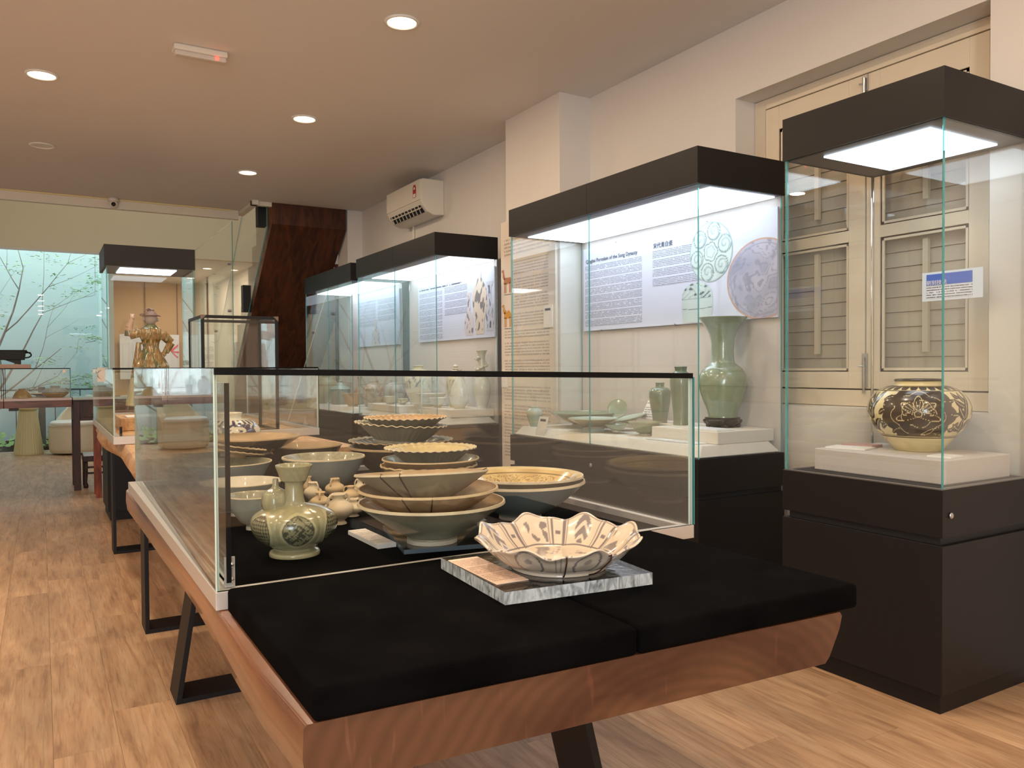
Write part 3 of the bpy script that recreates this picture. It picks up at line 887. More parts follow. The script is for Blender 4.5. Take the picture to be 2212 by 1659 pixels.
def rails(parent, x0, x1, y0, y1, z0, z1, w=0.034, sk=0.0):
    for (a, b, c, d) in ((x0, x1, y0, y0 + w), (x0, x1, y1 - w, y1), (x0, x0 + w, y0 + w, y1 - w), (x1 - w, x1, y0 + w, y1 - w)):
        wb(M().box(a, b, c, d, z0, z1 - 0.008).box(a, b if b - a > w * 1.5 else a + w, c, d, z1 - 0.008, z1) if False else M().box(a, b, c, d, z0, z1), 'rail', ALU, parent, bevel=0.0012)

C1 = thing('table_display_case', 'open-topped glass case full of old bowls and jars on the dark slab table', 'display case', (1.0, 2.78, 0.68))
X0, X1, Y0, Y1 = 0.316, 1.700, 1.790, 3.787
rails(C1, X0, X1, Y0, Y1, 0.6815, 0.721)
wb(M().box(X0 + 0.034, X1 - 0.034, Y0 + 0.034, Y1 - 0.034, 0.6815, 0.70), 'velvet_deck', VELVET, C1)
wpane(C1, (X0 + 0.004, Y0 + 0.007), (X1 - 0.004, Y0 + 0.007), 0.008, 0.721, 1.192, 1.168)
wpane(C1, (X0 + 0.006, Y0 + 0.012), (X0 + 0.032, Y1 - 0.012), 0.008, 0.721, 1.2037, 1.215, 'side_pane')
wpane(C1, (X1 - 0.008, Y0 + 0.012), (X1 - 0.008, Y1 - 0.012), 0.008, 0.721, 1.178, 1.188, 'side_pane')
wpane(C1, (X0 + 0.036, Y1 - 0.007), (X1 - 0.004, Y1 - 0.007), 0.008, 0.721, 1.214, 1.19)
# black channel along the top of the front pane
a = [(X0 + 0.004, 1.190, 1.2037), (X1 - 0.002, 1.166, 1.182)]
v = []
for (px, za, zb) in a:
    for yy in (Y0 + 0.001, Y0 + 0.013):
        v += [(px, yy, za), (px, yy, zb)]
wb(M().add(v, [(0, 1, 3, 2), (4, 6, 7, 5), (0, 4, 5, 1), (2, 3, 7, 6), (1, 5, 7, 3), (0, 2, 6, 4)]), 'edge_channel', BLACK_TRIM, C1)
# hinged inner door on the left with a black edge and chrome fittings
wpane(C1, (X0 + 0.031, Y0 + 0.021), (X0 + 0.060, 3.43), 0.006, 0.735, 1.172, 1.186, 'inner_door')
wb(M().box(X0 + 0.026, X0 + 0.036, Y0 + 0.0055 + 0.008, Y0 + 0.0185, 0.735, 1.172), 'door_edge_seal', BLACK_TRIM, C1)
hb = M().box(-0.010, 0.012, -0.003, 0.003, 0, 0.066).box(-0.006, 0.012, 0.003, 0.03, 0, 0.008)
q = hb.build('door_bracket', ALU, C1); q.location = Vector((X0 + 0.034, Y0 + 0.030, 0.722)) - Vector(C1.location)
for zz in (0.738, 0.771):
    q = M().lathe([(0, 0), (0.006, 0), (0.007, 0.002), (0.005, 0.005), (0, 0.006)], 16).move(0, Matrix.Rotation(PI / 2, 4, 'X')).build('bracket_screw', CHROME, C1, smooth=True)
    q.location = Vector((X0 + 0.037, Y0 + 0.0265, zz)) - Vector(C1.location)
clamp(C1, (X0 + 0.045, 2.76, 1.153), 1.35)
wb(M().box(1.699, 1.703, Y0, Y0 + 0.006, 0.722, 1.17), 'corner_seal', EDGE, C1)

C2 = thing('table_display_case', 'second glass case on the pale timber slab, behind the foreground case', 'display case', (0.9, 5.6, 0.80))
U0, U1, V0, V1 = 0.330, 1.457, 4.770, 6.72
rails(C2, U0, U1, V0, V1, 0.802, 0.845)
wb(M().box(U0 + 0.034, U1 - 0.034, V0 + 0.034, V1 - 0.034, 0.802, 0.826), 'timber_deck', SLAB_LIGHT, C2)
wpane(C2, (U0 + 0.004, V0 + 0.007), (U1 - 0.004, V0 + 0.007), 0.008, 0.845, 1.210, 1.205)
wpane(C2, (U0 + 0.006, V0 + 0.012), (U0 + 0.006, V1 - 0.012), 0.008, 0.845, 1.214, 1.218, 'side_pane')
wpane(C2, (U1 - 0.006, V0 + 0.012), (U1 - 0.006, V1 - 0.012), 0.008, 0.845, 1.208, 1.21, 'side_pane')
wpane(C2, (U0 + 0.004, V1 - 0.007), (U1 - 0.004, V1 - 0.007), 0.008, 0.845, 1.21, 1.21)
wb(M().box(U0 + 0.002, U1 - 0.002, V0 + 0.001, V0 + 0.013, 1.207, 1.216), 'edge_channel', BLACK_TRIM, C2)
wb(M().box(U1 - 0.003, U1 + 0.001, V0 + 0.002, V0 + 0.009, 0.846, 1.206), 'corner_seal', BLACK_TRIM, C2)
clamp(C2, (U0 + 0.01, 5.75, 1.176), 1.3)
q = M().box(-0.012, 0.0, -0.01, 0.01, 0, 0.05).build('door_bracket', BLACK_METAL, C2); q.location = Vector((U0 + 0.045, V0 + 0.03, 0.846)) - Vector(C2.location)
tag(M().box(0.42, 1.10, 5.45, 6.0, 0.8275, 0.905).build('wooden_plinth', SLAB_LIGHT, bevel=0.003), 'pale wooden plinth lying inside the second glass case', 'plinth')
tag(M().box(0.46, 0.62, 5.50, 5.72, 0.906, 0.912).build('exhibit_card', PAPER), 'white card lying on the pale wooden plinth in the second case', 'card')

# black framed glass hood standing in the second case
H = thing('glass_hood', 'tall glass box with a black metal frame standing in the second case', 'glass box', (1.015, 5.08, 0.828))
hx0, hx1, hy0, hy1, hz0, hz1 = 0.797, 1.236, 4.85, 5.31, 0.828, 1.520
b = 0.017
for (px, py) in ((hx0, hy0), (hx1 - b, hy0), (hx0, hy1 - b), (hx1 - b, hy1 - b)):
    wb(M().box(px, px + b, py, py + b, hz0, hz1), 'frame_post', BLACK_METAL, H)
for z in (hz0, hz1 - b):
    for (q0, q1, q2, q3) in ((hx0 + b, hx1 - b, hy0, hy0 + b), (hx0 + b, hx1 - b, hy1 - b, hy1), (hx0, hx0 + b, hy0 + b, hy1 - b), (hx1 - b, hx1, hy0 + b, hy1 - b)):
        wb(M().box(q0, q1, q2, q3, z, z + b), 'frame_bar', BLACK_METAL, H)
for (q0, q1, q2, q3) in ((hx0 + b, hx1 - b, hy0 + 0.004, hy0 + 0.008), (hx0 + b, hx1 - b, hy1 - 0.008, hy1 - 0.004), (hx0 + 0.004, hx0 + 0.008, hy0 + b, hy1 - b), (hx1 - 0.008, hx1 - 0.004, hy0 + b, hy1 - b)):
    wb(M().pane(q0, q1, q2, q3, hz0 + b, hz1 - b), 'glass_pane', [GLASS, EDGE], H)
for (px, py) in ((hx0, hy0), (hx1, hy0), (hx0, hy1), (hx1, hy1)):
    q = M()
    sx = 1 if px == hx0 else -1; sy = 1 if py == hy0 else -1
    q.add([(px - sx * .001, py - sy * .001, hz1 + .001), (px + sx * .03, py - sy * .001, hz1 + .001), (px - sx * .001, py + sy * .03, hz1 + .001), (px - sx * .001, py - sy * .001, hz1 - .03)], [(0, 1, 2), (0, 3, 1), (0, 2, 3), (1, 3, 2)])
    wb(q, 'corner_cap', mat('bronze cap', rgb(120, 104, 92), 0.4, metal=0.6), H)

# far table with its case, by the garden
T3 = thing('long_table', 'long reddish-brown table with a glass case on it near the garden window, at far left', 'table', (-0.9, 9.5, 0))
wb(M().box(-2.6, 0.262, 9.1, 9.95, 0.842, 0.912), 'apron', APRON, T3, bevel=0.002)
wb(M().box(-2.6, 0.262, 9.095, 9.955, 0.912, 0.934), 'table_edge', mat('pinkish grey edging', rgb(196, 178, 172), 0.4), T3)
for px in (-2.5, -0.275):
    wb(M().box(px, px + 0.08, 9.12, 9.3, 0.815, 0.842), 'bracket', DARKWOOD, T3)
for px in (-2.5, -1.0):
    for py in (9.2, 9.8):
        wb(M().box(px, px + 0.07, py, py + 0.07, 0, 0.842), 'leg', APRON, T3)
C3 = thing('table_display_case', 'glass case on the long table by the garden window', 'display case', (-0.9, 9.5, 0.935))
for a, b in ((-2.55, -0.318), (-0.312, 0.255)):
    wb(M().pane(a, b, 9.105, 9.113, 0.936, 1.222), 'glass_pane', [GLASS, EDGE], C3)
    wb(M().pane(a, b, 9.935, 9.943, 0.936, 1.222), 'glass_pane', [GLASS, EDGE], C3)
    wb(M().pane(a, b, 9.105, 9.943, 1.2225, 1.231), 'top_pane', [GLASS, BLACK_TRIM], C3)
wb(M().pane(0.247, 0.255, 9.115, 9.933, 0.936, 1.222), 'side_pane', [GLASS, EDGE], C3)
wb(M().box(-0.3175, -0.3125, 9.0935, 9.0948, 0.845, 0.934), 'edge_joint', BLACK_TRIM, T3)
wb(M().box(-0.3175, -0.3125, 9.104, 9.114, 0.936, 1.222).box(-0.334, -0.329, 9.1035, 9.105, 0.936, 1.222).box(-0.302, -0.297, 9.1035, 9.105, 0.936, 1.222), 'joint_seal', BLACK_TRIM, C3)
clamp(C3, (0.20, 9.13, 1.2), 0.5)

# ------------------------------------------------------------------ ceramics
def cat_spline(pts, sub=4):
    """Catmull-Rom through (r, z) points; repeated points keep a sharp corner"""
    out = []
    n = len(pts)
    for i in range(n - 1):
        p0 = pts[max(i - 1, 0)]; p1 = pts[i]; p2 = pts[i + 1]; p3 = pts[min(i + 2, n - 1)]
        for k in range(sub):
            t = k / sub
            q = []
            for a in (0, 1):
                q.append(0.5 * (2 * p1[a] + (p2[a] - p0[a]) * t + (2 * p0[a] - 5 * p1[a] + 4 * p2[a] - p3[a]) * t * t + (3 * p1[a] - p0[a] - 3 * p2[a] + p3[a]) * t ** 3))
            out.append((max(q[0], 0.0), q[1]))
    out.append(pts[-1])
    return out

def glaze(name, c, c2=None, rough=0.3, coat=0.3, ns=25, amt=0.25, bump=0.25):
    return mat(name, c, rough, noise=amt, nscale=ns, col2=c2, bump=bump, bscale=120, coat=coat)
G_CEL = glaze('olive celadon glaze', rgb(160, 156, 122), rgb(124, 122, 96), 0.2, 0.6)
G_GREY = glaze('grey-green glaze', rgb(172, 176, 162), rgb(142, 148, 136))
G_GREYIN = glaze('crackled olive interior', rgb(170, 166, 140), rgb(128, 126, 106), ns=70)
G_CREAM = glaze('worn cream interior', rgb(216, 210, 192), rgb(184, 176, 156), 0.45, 0.1)
G_BLUE = glaze('blue-grey stoneware', rgb(152, 162, 160), rgb(132, 142, 140), 0.35, 0.25, 8)
G_OCHRE = glaze('ochre earthenware', rgb(182, 154, 114), rgb(146, 124, 94), 0.45, 0.1, 12)
G_ORANGE = glaze('orange biscuit', rgb(200, 160, 112), rgb(164, 134, 98), 0.5, 0.1, 14)
G_DRAB = glaze('drab stoneware', rgb(170, 162, 134), rgb(128, 124, 104), 0.45, 0.15, 10)
G_DARK = glaze('dark brown-black glaze', rgb(58, 55, 48), rgb(84, 78, 64), 0.22, 0.5, 10)
G_SAND = glaze('sandy unglazed body', rgb(214, 192, 152), rgb(184, 156, 116), 0.7, 0.0, 18, bump=0.4)
G_SANDY = glaze('pale sandy body', rgb(222, 208, 178), rgb(190, 172, 140), 0.6, 0.05, 20, bump=0.4)
G_YEL = glaze('yellow-cream glaze', rgb(214, 196, 146), rgb(186, 168, 122), 0.3, 0.3, 25)
G_OUT = glaze('grey ribbed exterior', rgb(146, 144, 126), rgb(100, 98, 86), 0.4, 0.2, 10)
G_WHITE = glaze('white porcelain', rgb(214, 214, 200), rgb(200, 198, 180), 0.15, 0.6, 12, 0.1, 0.05)
G_GREEN = glaze('pale green celadon', rgb(142, 156, 132), rgb(122, 138, 114), 0.15, 0.7, 18, 0.2, 0.25)
G_GREEN2 = glaze('deeper green celadon', rgb(108, 130, 108), rgb(90, 112, 92), 0.15, 0.7, 18, 0.2, 0.25)
G_QING = glaze('bluish white glaze', rgb(180, 198, 186), rgb(156, 178, 166), 0.12, 0.8, 18, 0.15, 0.1)
G_AMBER = glaze('amber glaze', rgb(158, 128, 52), rgb(130, 100, 40), 0.2, 0.5)
G_FOOT = mat('unglazed white foot', rgb(206, 196, 180), 0.7)
WIRE = mat('dark binding wire', rgb(70, 44, 36), 0.5, metal=0.3)

def tilted(o, rx=0, ry=0, rz=0):
    o.rotation_euler = (rx, ry, rz); return o

def bowl_mesh(R, H, rf_, fh=0.012, p=0.62, th=0.006, lip=0.004, flare=0.0, rfun=None, zfun=None, seg=64, inner_z=None, rimw=0.0):
    o = [(0.0, 0.004), (rf_ * 0.88, 0.004), (rf_ * 0.9, 0.0), (rf_, 0.0), (rf_ * 0.96, fh)]
    n = 12
    rb = rf_ * 0.96
    R0 = R - rimw
    for i in range(1, n + 1):
        t = i / n
        r = rb + (R0 - rb) * (t ** p) ; z = fh + (H - fh) * t
        r += flare * max(0, t - 0.8) * 5
        o.append((r, z))
    if rimw: o.append((R, H + 0.004))
    R1, H1 = o[-1]
    o += [(R1 + lip * 0.4, H1 + 0.001), (R1 + lip * 0.2, H1 + lip), (R1 - th * 0.5, H1 + lip)]
    inn = [(R1 - th * 0.5, H1 + lip)]
    if rimw: inn.append((R0 - th, H + 0.003))
    for i in range(n, 0, -1):
        t = i / n
        r = rb + (R0 - rb) * (t ** p) + flare * max(0, t - 0.8) * 5 - th * (1.0 + 0.5 * (1 - t)); z = fh + (H - fh) * t + 0.001 + th * (1 - t)
        inn.append((max(r, 0.002), z))
    inn.append((rb * 0.5, fh + th)); inn.append((0, fh + th))
    m = M(); m.lathe(o[:-3], seg, 0, rfun, zfun); m.lathe(o[-4:], seg, 2, None if not zfun and not rfun else rfun, zfun); m.lathe(inn, seg, 1, rfun if rfun and False else None if not zfun else None, zfun)
    return m
LIP = {}
def weld(o):
    w_ = o.modifiers.new('weld', 'WELD'); w_.merge_threshold = 0.0004
    return o
def bowl(label, loc, R, H, fr, mo=G_GREY, mi=G_GREYIN, cat='bowl', name='bowl', group=None, tilt=(0, 0, 0), foot=True, ties=None, lipmat=None, **k):
    t = thing(name, label, cat, loc, 0, group); t.rotation_euler = tilt
    m = bowl_mesh(R, H, fr, **k)
    o = m.build('body', [mo, mi, lipmat or LIP.get(mo.name, mi)], t, smooth=True, angle=0.9)
    if foot:
        fh = k.get('fh', 0.012)
        M().lathe([(fr * 0.86, 0.0005), (fr * 0.9, -0.0), (fr * 1.02, 0.0), (fr * 1.01, fh * 0.7), (fr * 0.86, fh * 0.7), (fr * 0.86, 0.0005)], 40).build('foot_ring', G_FOOT if foot is True else foot, t, smooth=True, angle=0.7)
    if ties:
        p = k.get('p', 0.62); fh = k.get('fh', 0.012)
        for ang in ties:
            pts = []
            for i in range(0, 13):
                tt = i / 12; r = fr * .96 + (R - fr * .96) * tt ** p + 0.0025; z = fh + (H - fh) * tt
                pts.append((r * math.cos(ang), r * math.sin(ang), z))
            pts.append(((R - 0.001) * math.cos(ang), (R - 0.001) * math.sin(ang), H + 0.008)); pts.append(((R - 0.012) * math.cos(ang), (R - 0.012) * math.sin(ang), H + 0.004))
            M().tube(pts, 0.0018, 6).build('binding_wire', WIRE, t)
    return t
def scal(n, az, ar=0.0, zmin=0.0, H=1.0):
    """scalloped rim: waves only near the rim height"""
    def zf(th, r, z):
        k = max(0.0, (z - zmin) / max(H - zmin, 1e-4)); return z + az * math.cos(n * th) * min(1, k) ** 2
    return zf
def flute(n, amp, z0, z1):
    def rf(th, r, z):
        if z0 < z < z1: return r * (1 + amp * math.cos(n * th) * min(1, (z - z0) / 0.01, (z1 - z) / 0.006))
        return r
    return rf

def vessel(label, loc, prof, m, name='vase', cat='vase', group=None, seg=48, sub=4, smooth=True, body='body', tilt=(0, 0, 0), rf=None):
    t = thing(name, label, cat, loc, 0, group); t.rotation_euler = tilt
    M().lathe(cat_spline(prof, sub), seg, 0, rf).build(body, m, t, smooth=True, angle=0.8)
    return t
def painted(label, loc, prof, colf, name='jar', cat='jar', group=None, seg=240, sub=10, mt=None, rot=0.0, body='body', rf=None, parent=None):
    t = parent or thing(name, label, cat, loc, rot, group)
    P = np.array(cat_spline(prof, sub)); n = len(P)
    s = np.concatenate([[0], np.cumsum(np.hypot(*(P[1:] - P[:-1]).T))])
    th = np.linspace(0, 2 * PI, seg, endpoint=False)
    TH, RR = np.meshgrid(th, P[:, 0], indexing='ij'); _, ZZ = np.meshgrid(th, P[:, 1], indexing='ij'); _, SS = np.meshgrid(th, s, indexing='ij')
    c = colf(TH.ravel(), RR.ravel(), ZZ.ravel(), SS.ravel())
    M().lathe([tuple(p) for p in P], seg, 0, rf).build(body, mt or PAINTED, t, smooth=True, col=c, angle=1.0)
    return t
def C3_(r, g, b): return np.array([lin(r), lin(g), lin(b)])
def mixc(a, b, k): return a[None, :] * (1 - k[:, None]) + b[None, :] * k[:, None]
def snoise(x, y, seed=0):
    r = np.random.RandomState(seed); out = 0
    for i in range(9):
        a, b, c_, d = r.uniform(-1, 1), r.uniform(-1, 1), r.uniform(0, 6.28), r.uniform(0.5, 1.5)
        out = out + np.sin(x * a * d * 3 + y * b * d * 3 + c_ + 1.4 * np.sin(y * a * 2 + x * b * 2 + c_ * 2))
    return out / 4.0

LIP.update({G_DRAB.name: G_SANDY, G_GREY.name: G_SANDY, G_BLUE.name: G_SANDY, G_OCHRE.name: G_SAND, G_OUT.name: G_SANDY, G_DARK.name: G_OCHRE})
# --- the brown painted jar in the near showcase: peony and scrolling leaves
def leafmask(X, Y, cx, cy, ang, L, W):
    dx, dy = X - cx, Y - cy
    u = dx * np.cos(ang) + dy * np.sin(ang); v = -dx * np.sin(ang) + dy * np.cos(ang)
    t = np.clip(u / L, 0, 1); v = v - 0.22 * L * np.sin(t * 2.2)
    wd = W * np.sin(np.pi * t ** 0.7) ** 0.8
    ins = (u > 0) & (u < L) & (np.abs(v) < wd)
    vein = ins & (np.abs(v) < W * 0.07) & (t > 0.12) & (t < 0.85)
    return ins, vein
def jar_paint(TH, R_, Z, S):
    cream, dark = C3_(226, 212, 166), C3_(58, 44, 34)
    x = (TH - PI) * 0.165; y = Z - 0.148
    ink = np.zeros(len(x), bool); vein = np.zeros(len(x), bool)
    def peony(cx, cy, s):
        nonlocal ink, vein
        dx, dy = (x - cx) / s, (y - cy) / s * 1.05
        r = np.hypot(dx, dy); a = np.arctan2(dy, dx)
        for k, (R0, n, am, ph) in enumerate(((0.092, 9, 0.13, 0.3), (0.064, 7, 0.13, 1.0), (0.040, 5, 0.16, 0.2))):
            rk = R0 * (1 + am * np.abs(np.cos(n * a / 2 + ph)) - am / 2)
            if k == 0: ink |= r < rk
            vein |= (np.abs(r - rk) < 0.0007) & (k > 0) & (np.cos(a * 3 + k * 2) > -0.7)
        vein |= (r < 0.038) & (r > 0.013) & (np.abs(((a * 12 / np.pi) % 1) - 0.5) < 0.07) & (dy > -0.005)
        vein |= np.abs(r - 0.009) < 0.0009
        for ax, rx_, ry_ in ((0, 0.011, 0.028), (0.9, 0.010, 0.026), (-0.9, 0.010, 0.026), (1.9, 0.010, 0.03), (-1.9, 0.010, 0.03)):
            u = dx * np.cos(ax) + dy * np.sin(ax); v = -dx * np.sin(ax) + dy * np.cos(ax)
            e = (u / rx_) ** 2 + ((v - 0.026) / ry_) ** 2
            vein |= (np.abs(e - 1) < 0.09) & (r > 0.012)
    for cx in (-0.345, 0.0, 0.345):
        peony(cx, 0.004, 1.3)
        for sg in (-1, 1):
            bx = cx + sg * 0.1727
            for (ox, oy, an, L, W) in ((0, -0.07, 1.57, 0.06, 0.013), (0.0, -0.02, 1.2, 0.065, 0.014), (0, -0.02, 1.95, 0.065, 0.014), (0, 0.02, 0.8, 0.06, 0.013), (0, 0.025, 2.3, 0.06, 0.013),
                                       (0, -0.06, 0.6, 0.06, 0.012), (0, -0.06, 2.5, 0.06, 0.012), (0.0, 0.045, 1.57, 0.04, 0.012), (0.03, -0.03, -0.6, 0.04, 0.010), (-0.03, -0.03, 3.7, 0.04, 0.010),
                                       (0.05, 0.055, 0.1, 0.045, 0.009), (-0.05, 0.055, 3.0, 0.045, 0.009), (0.07, -0.075, 0.3, 0.05, 0.008), (-0.07, -0.075, 2.8, 0.05, 0.008), (0.035, 0.0, 0.3, 0.04, 0.011), (-0.035, 0.0, 2.8, 0.04, 0.011), (0.02, 0.06, 0.9, 0.035, 0.010), (-0.02, 0.06, 2.2, 0.035, 0.010), (0.03, -0.055, 0.2, 0.04, 0.010), (-0.03, -0.055, 2.9, 0.04, 0.010)):
                if sg == 1 or True:
                    i_, v_ = leafmask(x, y, bx + ox, oy, an, L, W); ink |= i_; vein |= v_
            ink |= (np.abs(x - bx - 0.012 * np.sin(y * 60)) < 0.0025) & (y > -0.08) & (y < 0.07)
    # closing leaves left and right below the flower
    for cx in (-0.345, 0, 0.345):
        for sg in (0, 1):
            i_, v_ = leafmask(x, y, cx, -0.085, 0.25 if sg else PI - 0.25, 0.09, 0.013); ink |= i_; vein |= v_
    band = (Z > 0.062) & (Z < 0.236)
    ink &= band; vein &= band
    ink &= ~vein
    ink |= (np.abs(Z - 0.058) < 0.0022) | (np.abs(Z - 0.0635) < 0.0012) | (np.abs(Z - 0.238) < 0.0016) | (np.abs(Z - 0.2555) < 0.0014)
    tri = (Z > 0.2405) & (Z < 0.2545) & ((((TH * 26 / (2 * PI)) % 1) - 0.5) ** 2 * 60 < (Z - 0.236) * 900)
    ink |= tri
    ink |= (Z > 0.273) & (R_ > 0.072)
    k = ink.astype(float)
    return mixc(cream, dark, k) * (1 + 0.04 * snoise(x * 30, y * 30, 2))[:, None]
ang_cam = math.atan2(-1.895, -3.0)
painted('large squat jar painted with a dark brown peony, alone in the nearest tall showcase', (3.0, 1.895, 0.8655),
        [(0, 0.004), (0.080, 0.003), (0.084, 0), (0.088, 0.004), (0.108, 0.026), (0.132, 0.055), (0.168, 0.098), (0.187, 0.150), (0.179, 0.196), (0.150, 0.234), (0.116, 0.252), (0.090, 0.258), (0.084, 0.263), (0.085, 0.272), (0.089, 0.278), (0.082, 0.283), (0.073, 0.279), (0.070, 0.262), (0.10, 0.24)],
        jar_paint, 'painted_jar', 'jar', seg=960, sub=17, rot=ang_cam - PI)
tag(M().tbox(2.727, 3.15, 1.622, 2.172, 0.7785, 0.8650, 0.0, 0.0).build('linen_riser', LINEN, bevel=0.004), 'low natural linen block under the brown painted jar in the near showcase', 'plinth')
cd = M().box(0, 0.11, 0, 0.16, 0, 0.006).build('open_booklet', PAPER); cd.location = (2.80, 1.99, 0.8655); cd.rotation_euler = (0, 0, 0.25)
tag(cd, 'white printed card lying left of the brown painted jar', 'card')
cd = M().box(0, 0.09, 0, 0.13, 0, 0.010).build('booklet', mat('dull pink cover', rgb(196, 160, 156), 0.5)); cd.location = (2.90, 2.03, 0.8655); cd.rotation_euler = (0, 0, 0.15)
tag(cd, 'thin pink booklet lying behind the white card at the left of the painted jar', 'booklet')
cd = M().box(0, 0.10, 0, 0.085, 0, 0.006).build('exhibit_card', PAPER); cd.location = (2.80, 1.645, 0.8655); cd.rotation_euler = (0, 0, 0.1)
tag(cd, 'small white card lying in front of the brown painted jar', 'card')

# --- foreground octagonal dish on clear acrylic
def dish():
    t = thing('scalloped_dish', 'cream and grey-blue painted octagonal dish with a wavy rim, on the clear acrylic block', 'dish', (0.985, 1.466, 0.7605), 0)
    seg = 384
    prof = [(0, 0.006), (0.095, 0.006), (0.098, 0.0), (0.106, 0.0), (0.108, 0.008), (0.128, 0.018), (0.150, 0.036), (0.168, 0.056), (0.184, 0.070), (0.186, 0.0735), (0.182, 0.0745), (0.166, 0.062), (0.148, 0.042), (0.126, 0.024), (0.108, 0.015), (0.06, 0.012), (0, 0.012)]
    P = np.array(cat_spline(prof, 8)); n = len(P)
    s = np.concatenate([[0], np.cumsum(np.hypot(*(P[1:] - P[:-1]).T))])
    def rf(th, r, z):
        k = min(1, max(0, (r - 0.10) / 0.085))
        a = 8 * (th + 0.2)
        return r * (1 + k * (0.026 * math.cos(a) + 0.010 * math.cos(2 * a)))
    def zf(th, r, z):
        k = min(1, max(0, (r - 0.105) / 0.08)) ** 1.4
        a = 8 * (th + 0.2)
        return z + k * (0.0075 * math.cos(a) + 0.0035 * math.sin(2 * a + 0.6) + 0.006 * math.cos(th - 1.0)) - k * 0.004 
    th = np.linspace(0, 2 * PI, seg, endpoint=False)
    TH = np.repeat(th, n); R_ = np.tile(P[:, 0], seg); S = np.tile(s, seg); Z = np.tile(P[:, 1], seg)
    mid = s[np.argmax(P[:, 0])]
    inside = S > mid
    cream, ink = C3_(214, 200, 180), C3_(86, 80, 94)
    u = ((TH + 0.2) * 8 / (2 * PI) + 0.5) % 1.0; pid = np.floor(((TH + 0.2) * 8 / (2 * PI) + 0.5) % 8)
    wall = inside & (R_ > 0.118)
    v = np.clip((R_ - 0.118) / 0.066, 0, 1)
    k = np.zeros(len(TH))
    k[wall & ((np.abs(u - 0.12) < 0.022) | (np.abs(u - 0.88) < 0.022))] = 0.8
    k[wall & ((np.abs(u - 0.19) < 0.010) | (np.abs(u - 0.81) < 0.010))] = 0.7
    k[inside & (np.abs(R_ - 0.121) < 0.0016)] = 0.8
    k[inside & (np.abs(R_ - 0.180) < 0.0012)] = 0.55
    # panel motifs, alternately broad landscape washes and small sprigs
    mot = wall & (np.abs(u - 0.5) < 0.27) & (v > 0.12) & (v < 0.9)
    nx, ny = (u - 0.5) * 7 + pid * 5, v * 4.5 + pid * 3
    w1 = snoise(nx, ny, 3)
    k = np.where(mot & (pid % 2 == 0) & (w1 > 0.25), 0.75, k)
    fr = np.abs(np.sin((v * 9 + np.abs(u - 0.5) * 16))) ; sprig = mot & (pid % 2 == 1) & (np.abs(u - 0.5) < 0.16 * np.sin(np.pi * np.clip(v, 0, 1))) & (fr > 0.55)
    k = np.where(sprig, 0.75, k)
    k = np.where(wall & ((np.abs(u) < 0.05) | (np.abs(u - 1) < 0.05)) & (np.abs(v - 0.5) < 0.05), 0.8, k)
    ce = inside & (R_ < 0.112)
    X = R_ * np.cos(TH) * 34; Y = R_ * np.sin(TH) * 34
    w2 = snoise(X, Y, 7) + 0.35 * snoise(X * 2.5, Y * 2.5, 9)
    k = np.where(ce, np.clip((w2 - 0.05) * 2.2, 0, 0.7), k)
    k = np.where(ce & (np.abs(R_ - 0.106) < 0.0013), 0.8, k)
    # outside: loose rings in each panel
    out = (~inside) & (R_ > 0.11)
    vv = (R_ - 0.11) / 0.075
    ring = np.abs(np.hypot((u - 0.5) * 2.3, (vv - 0.55) * 1.25) - 0.52)
    k = np.where(out & (ring < 0.05), 0.75, k)
    k = np.where(out & (np.hypot((u - 0.5) * 2.3, (vv - 0.62) * 2.2) < 0.16), 0.5, k)
    k = np.where(out & ((np.abs(u - 0.04) < 0.012) | (np.abs(u - 0.96) < 0.012)), 0.6, k)
    k = np.where((~inside) & (np.abs(R_ - 0.111) < 0.0015), 0.6, k)
    c = mixc(cream, ink, k) * (1 + 0.03 * snoise(X, Y, 12))[:, None]
    M().lathe([tuple(p) for p in P], seg, 0, rf, zf).build('body', PAINTED, t, smooth=True, col=c)
    for an in (-2.07, -1.55):
        pts = []
        for (r, z) in ((0.180, 0.066), (0.1885, 0.072), (0.186, 0.060), (0.170, 0.044), (0.150, 0.024), (0.130, 0.010), (0.112, 0.002)):
            pts.append((rf(an, r, z) * math.cos(an) * 1.012, rf(an, r, z) * math.sin(an) * 1.012, zf(an, r, z) + 0.002))
        M().tube(pts, 0.0016, 6).build('binding_wire', WIRE, t)
    return t
dish()
# acrylic block: corners found at (0.785,1.34) (1.122,1.31) ; about 0.34 m square
ab = thing('acrylic_block', 'thick clear acrylic block under the octagonal dish on the velvet pads', 'display block', (0.955, 1.49, 0.7345))
q = [(0.778, 1.345), (1.122, 1.308), (1.150, 1.636), (0.795, 1.672)]
m_ = M().prism([(a - 0.955, b - 1.49) for a, b in q], 'z', 0.0, 0.0255, 0, 1).build('block', [ACRYL, ACR_EDGE], ab)
def obox(w, d, h, mt, name, loc, rz):
    o = M().box(-w / 2, w / 2, -d / 2, d / 2, 0, h).build(name, mt); o.location = loc; o.rotation_euler = (0, 0, rz); return o
TXT_SMALL = text_mat('small print on cream card', rgb(240, 216, 196), rgb(120, 100, 90), 9, 16, seed=1)
TXT_SMALLW = text_mat('small print on white card', rgb(232, 230, 228), rgb(120, 116, 112), 7, 14, seed=2)
def card(label, cx, cy, z, w, d, rz, mt, th=0.002, rx=0.0, group=None, name='exhibit_card', base=None):
    t = thing(name, label, 'card', (cx, cy, z), rz, group); t.rotation_euler = (rx, 0, rz)
    M().box(-w / 2, w / 2, -d / 2, d / 2, 0, th).build('card_stock', base or PAPER, t)
    quad('printed_text', mt, t, (-w / 2 * 0.92, -d / 2 * 0.85, th + 0.0012), (1, 0, 0), (0, 1, 0), w * 0.92, d * 0.85)
    return t
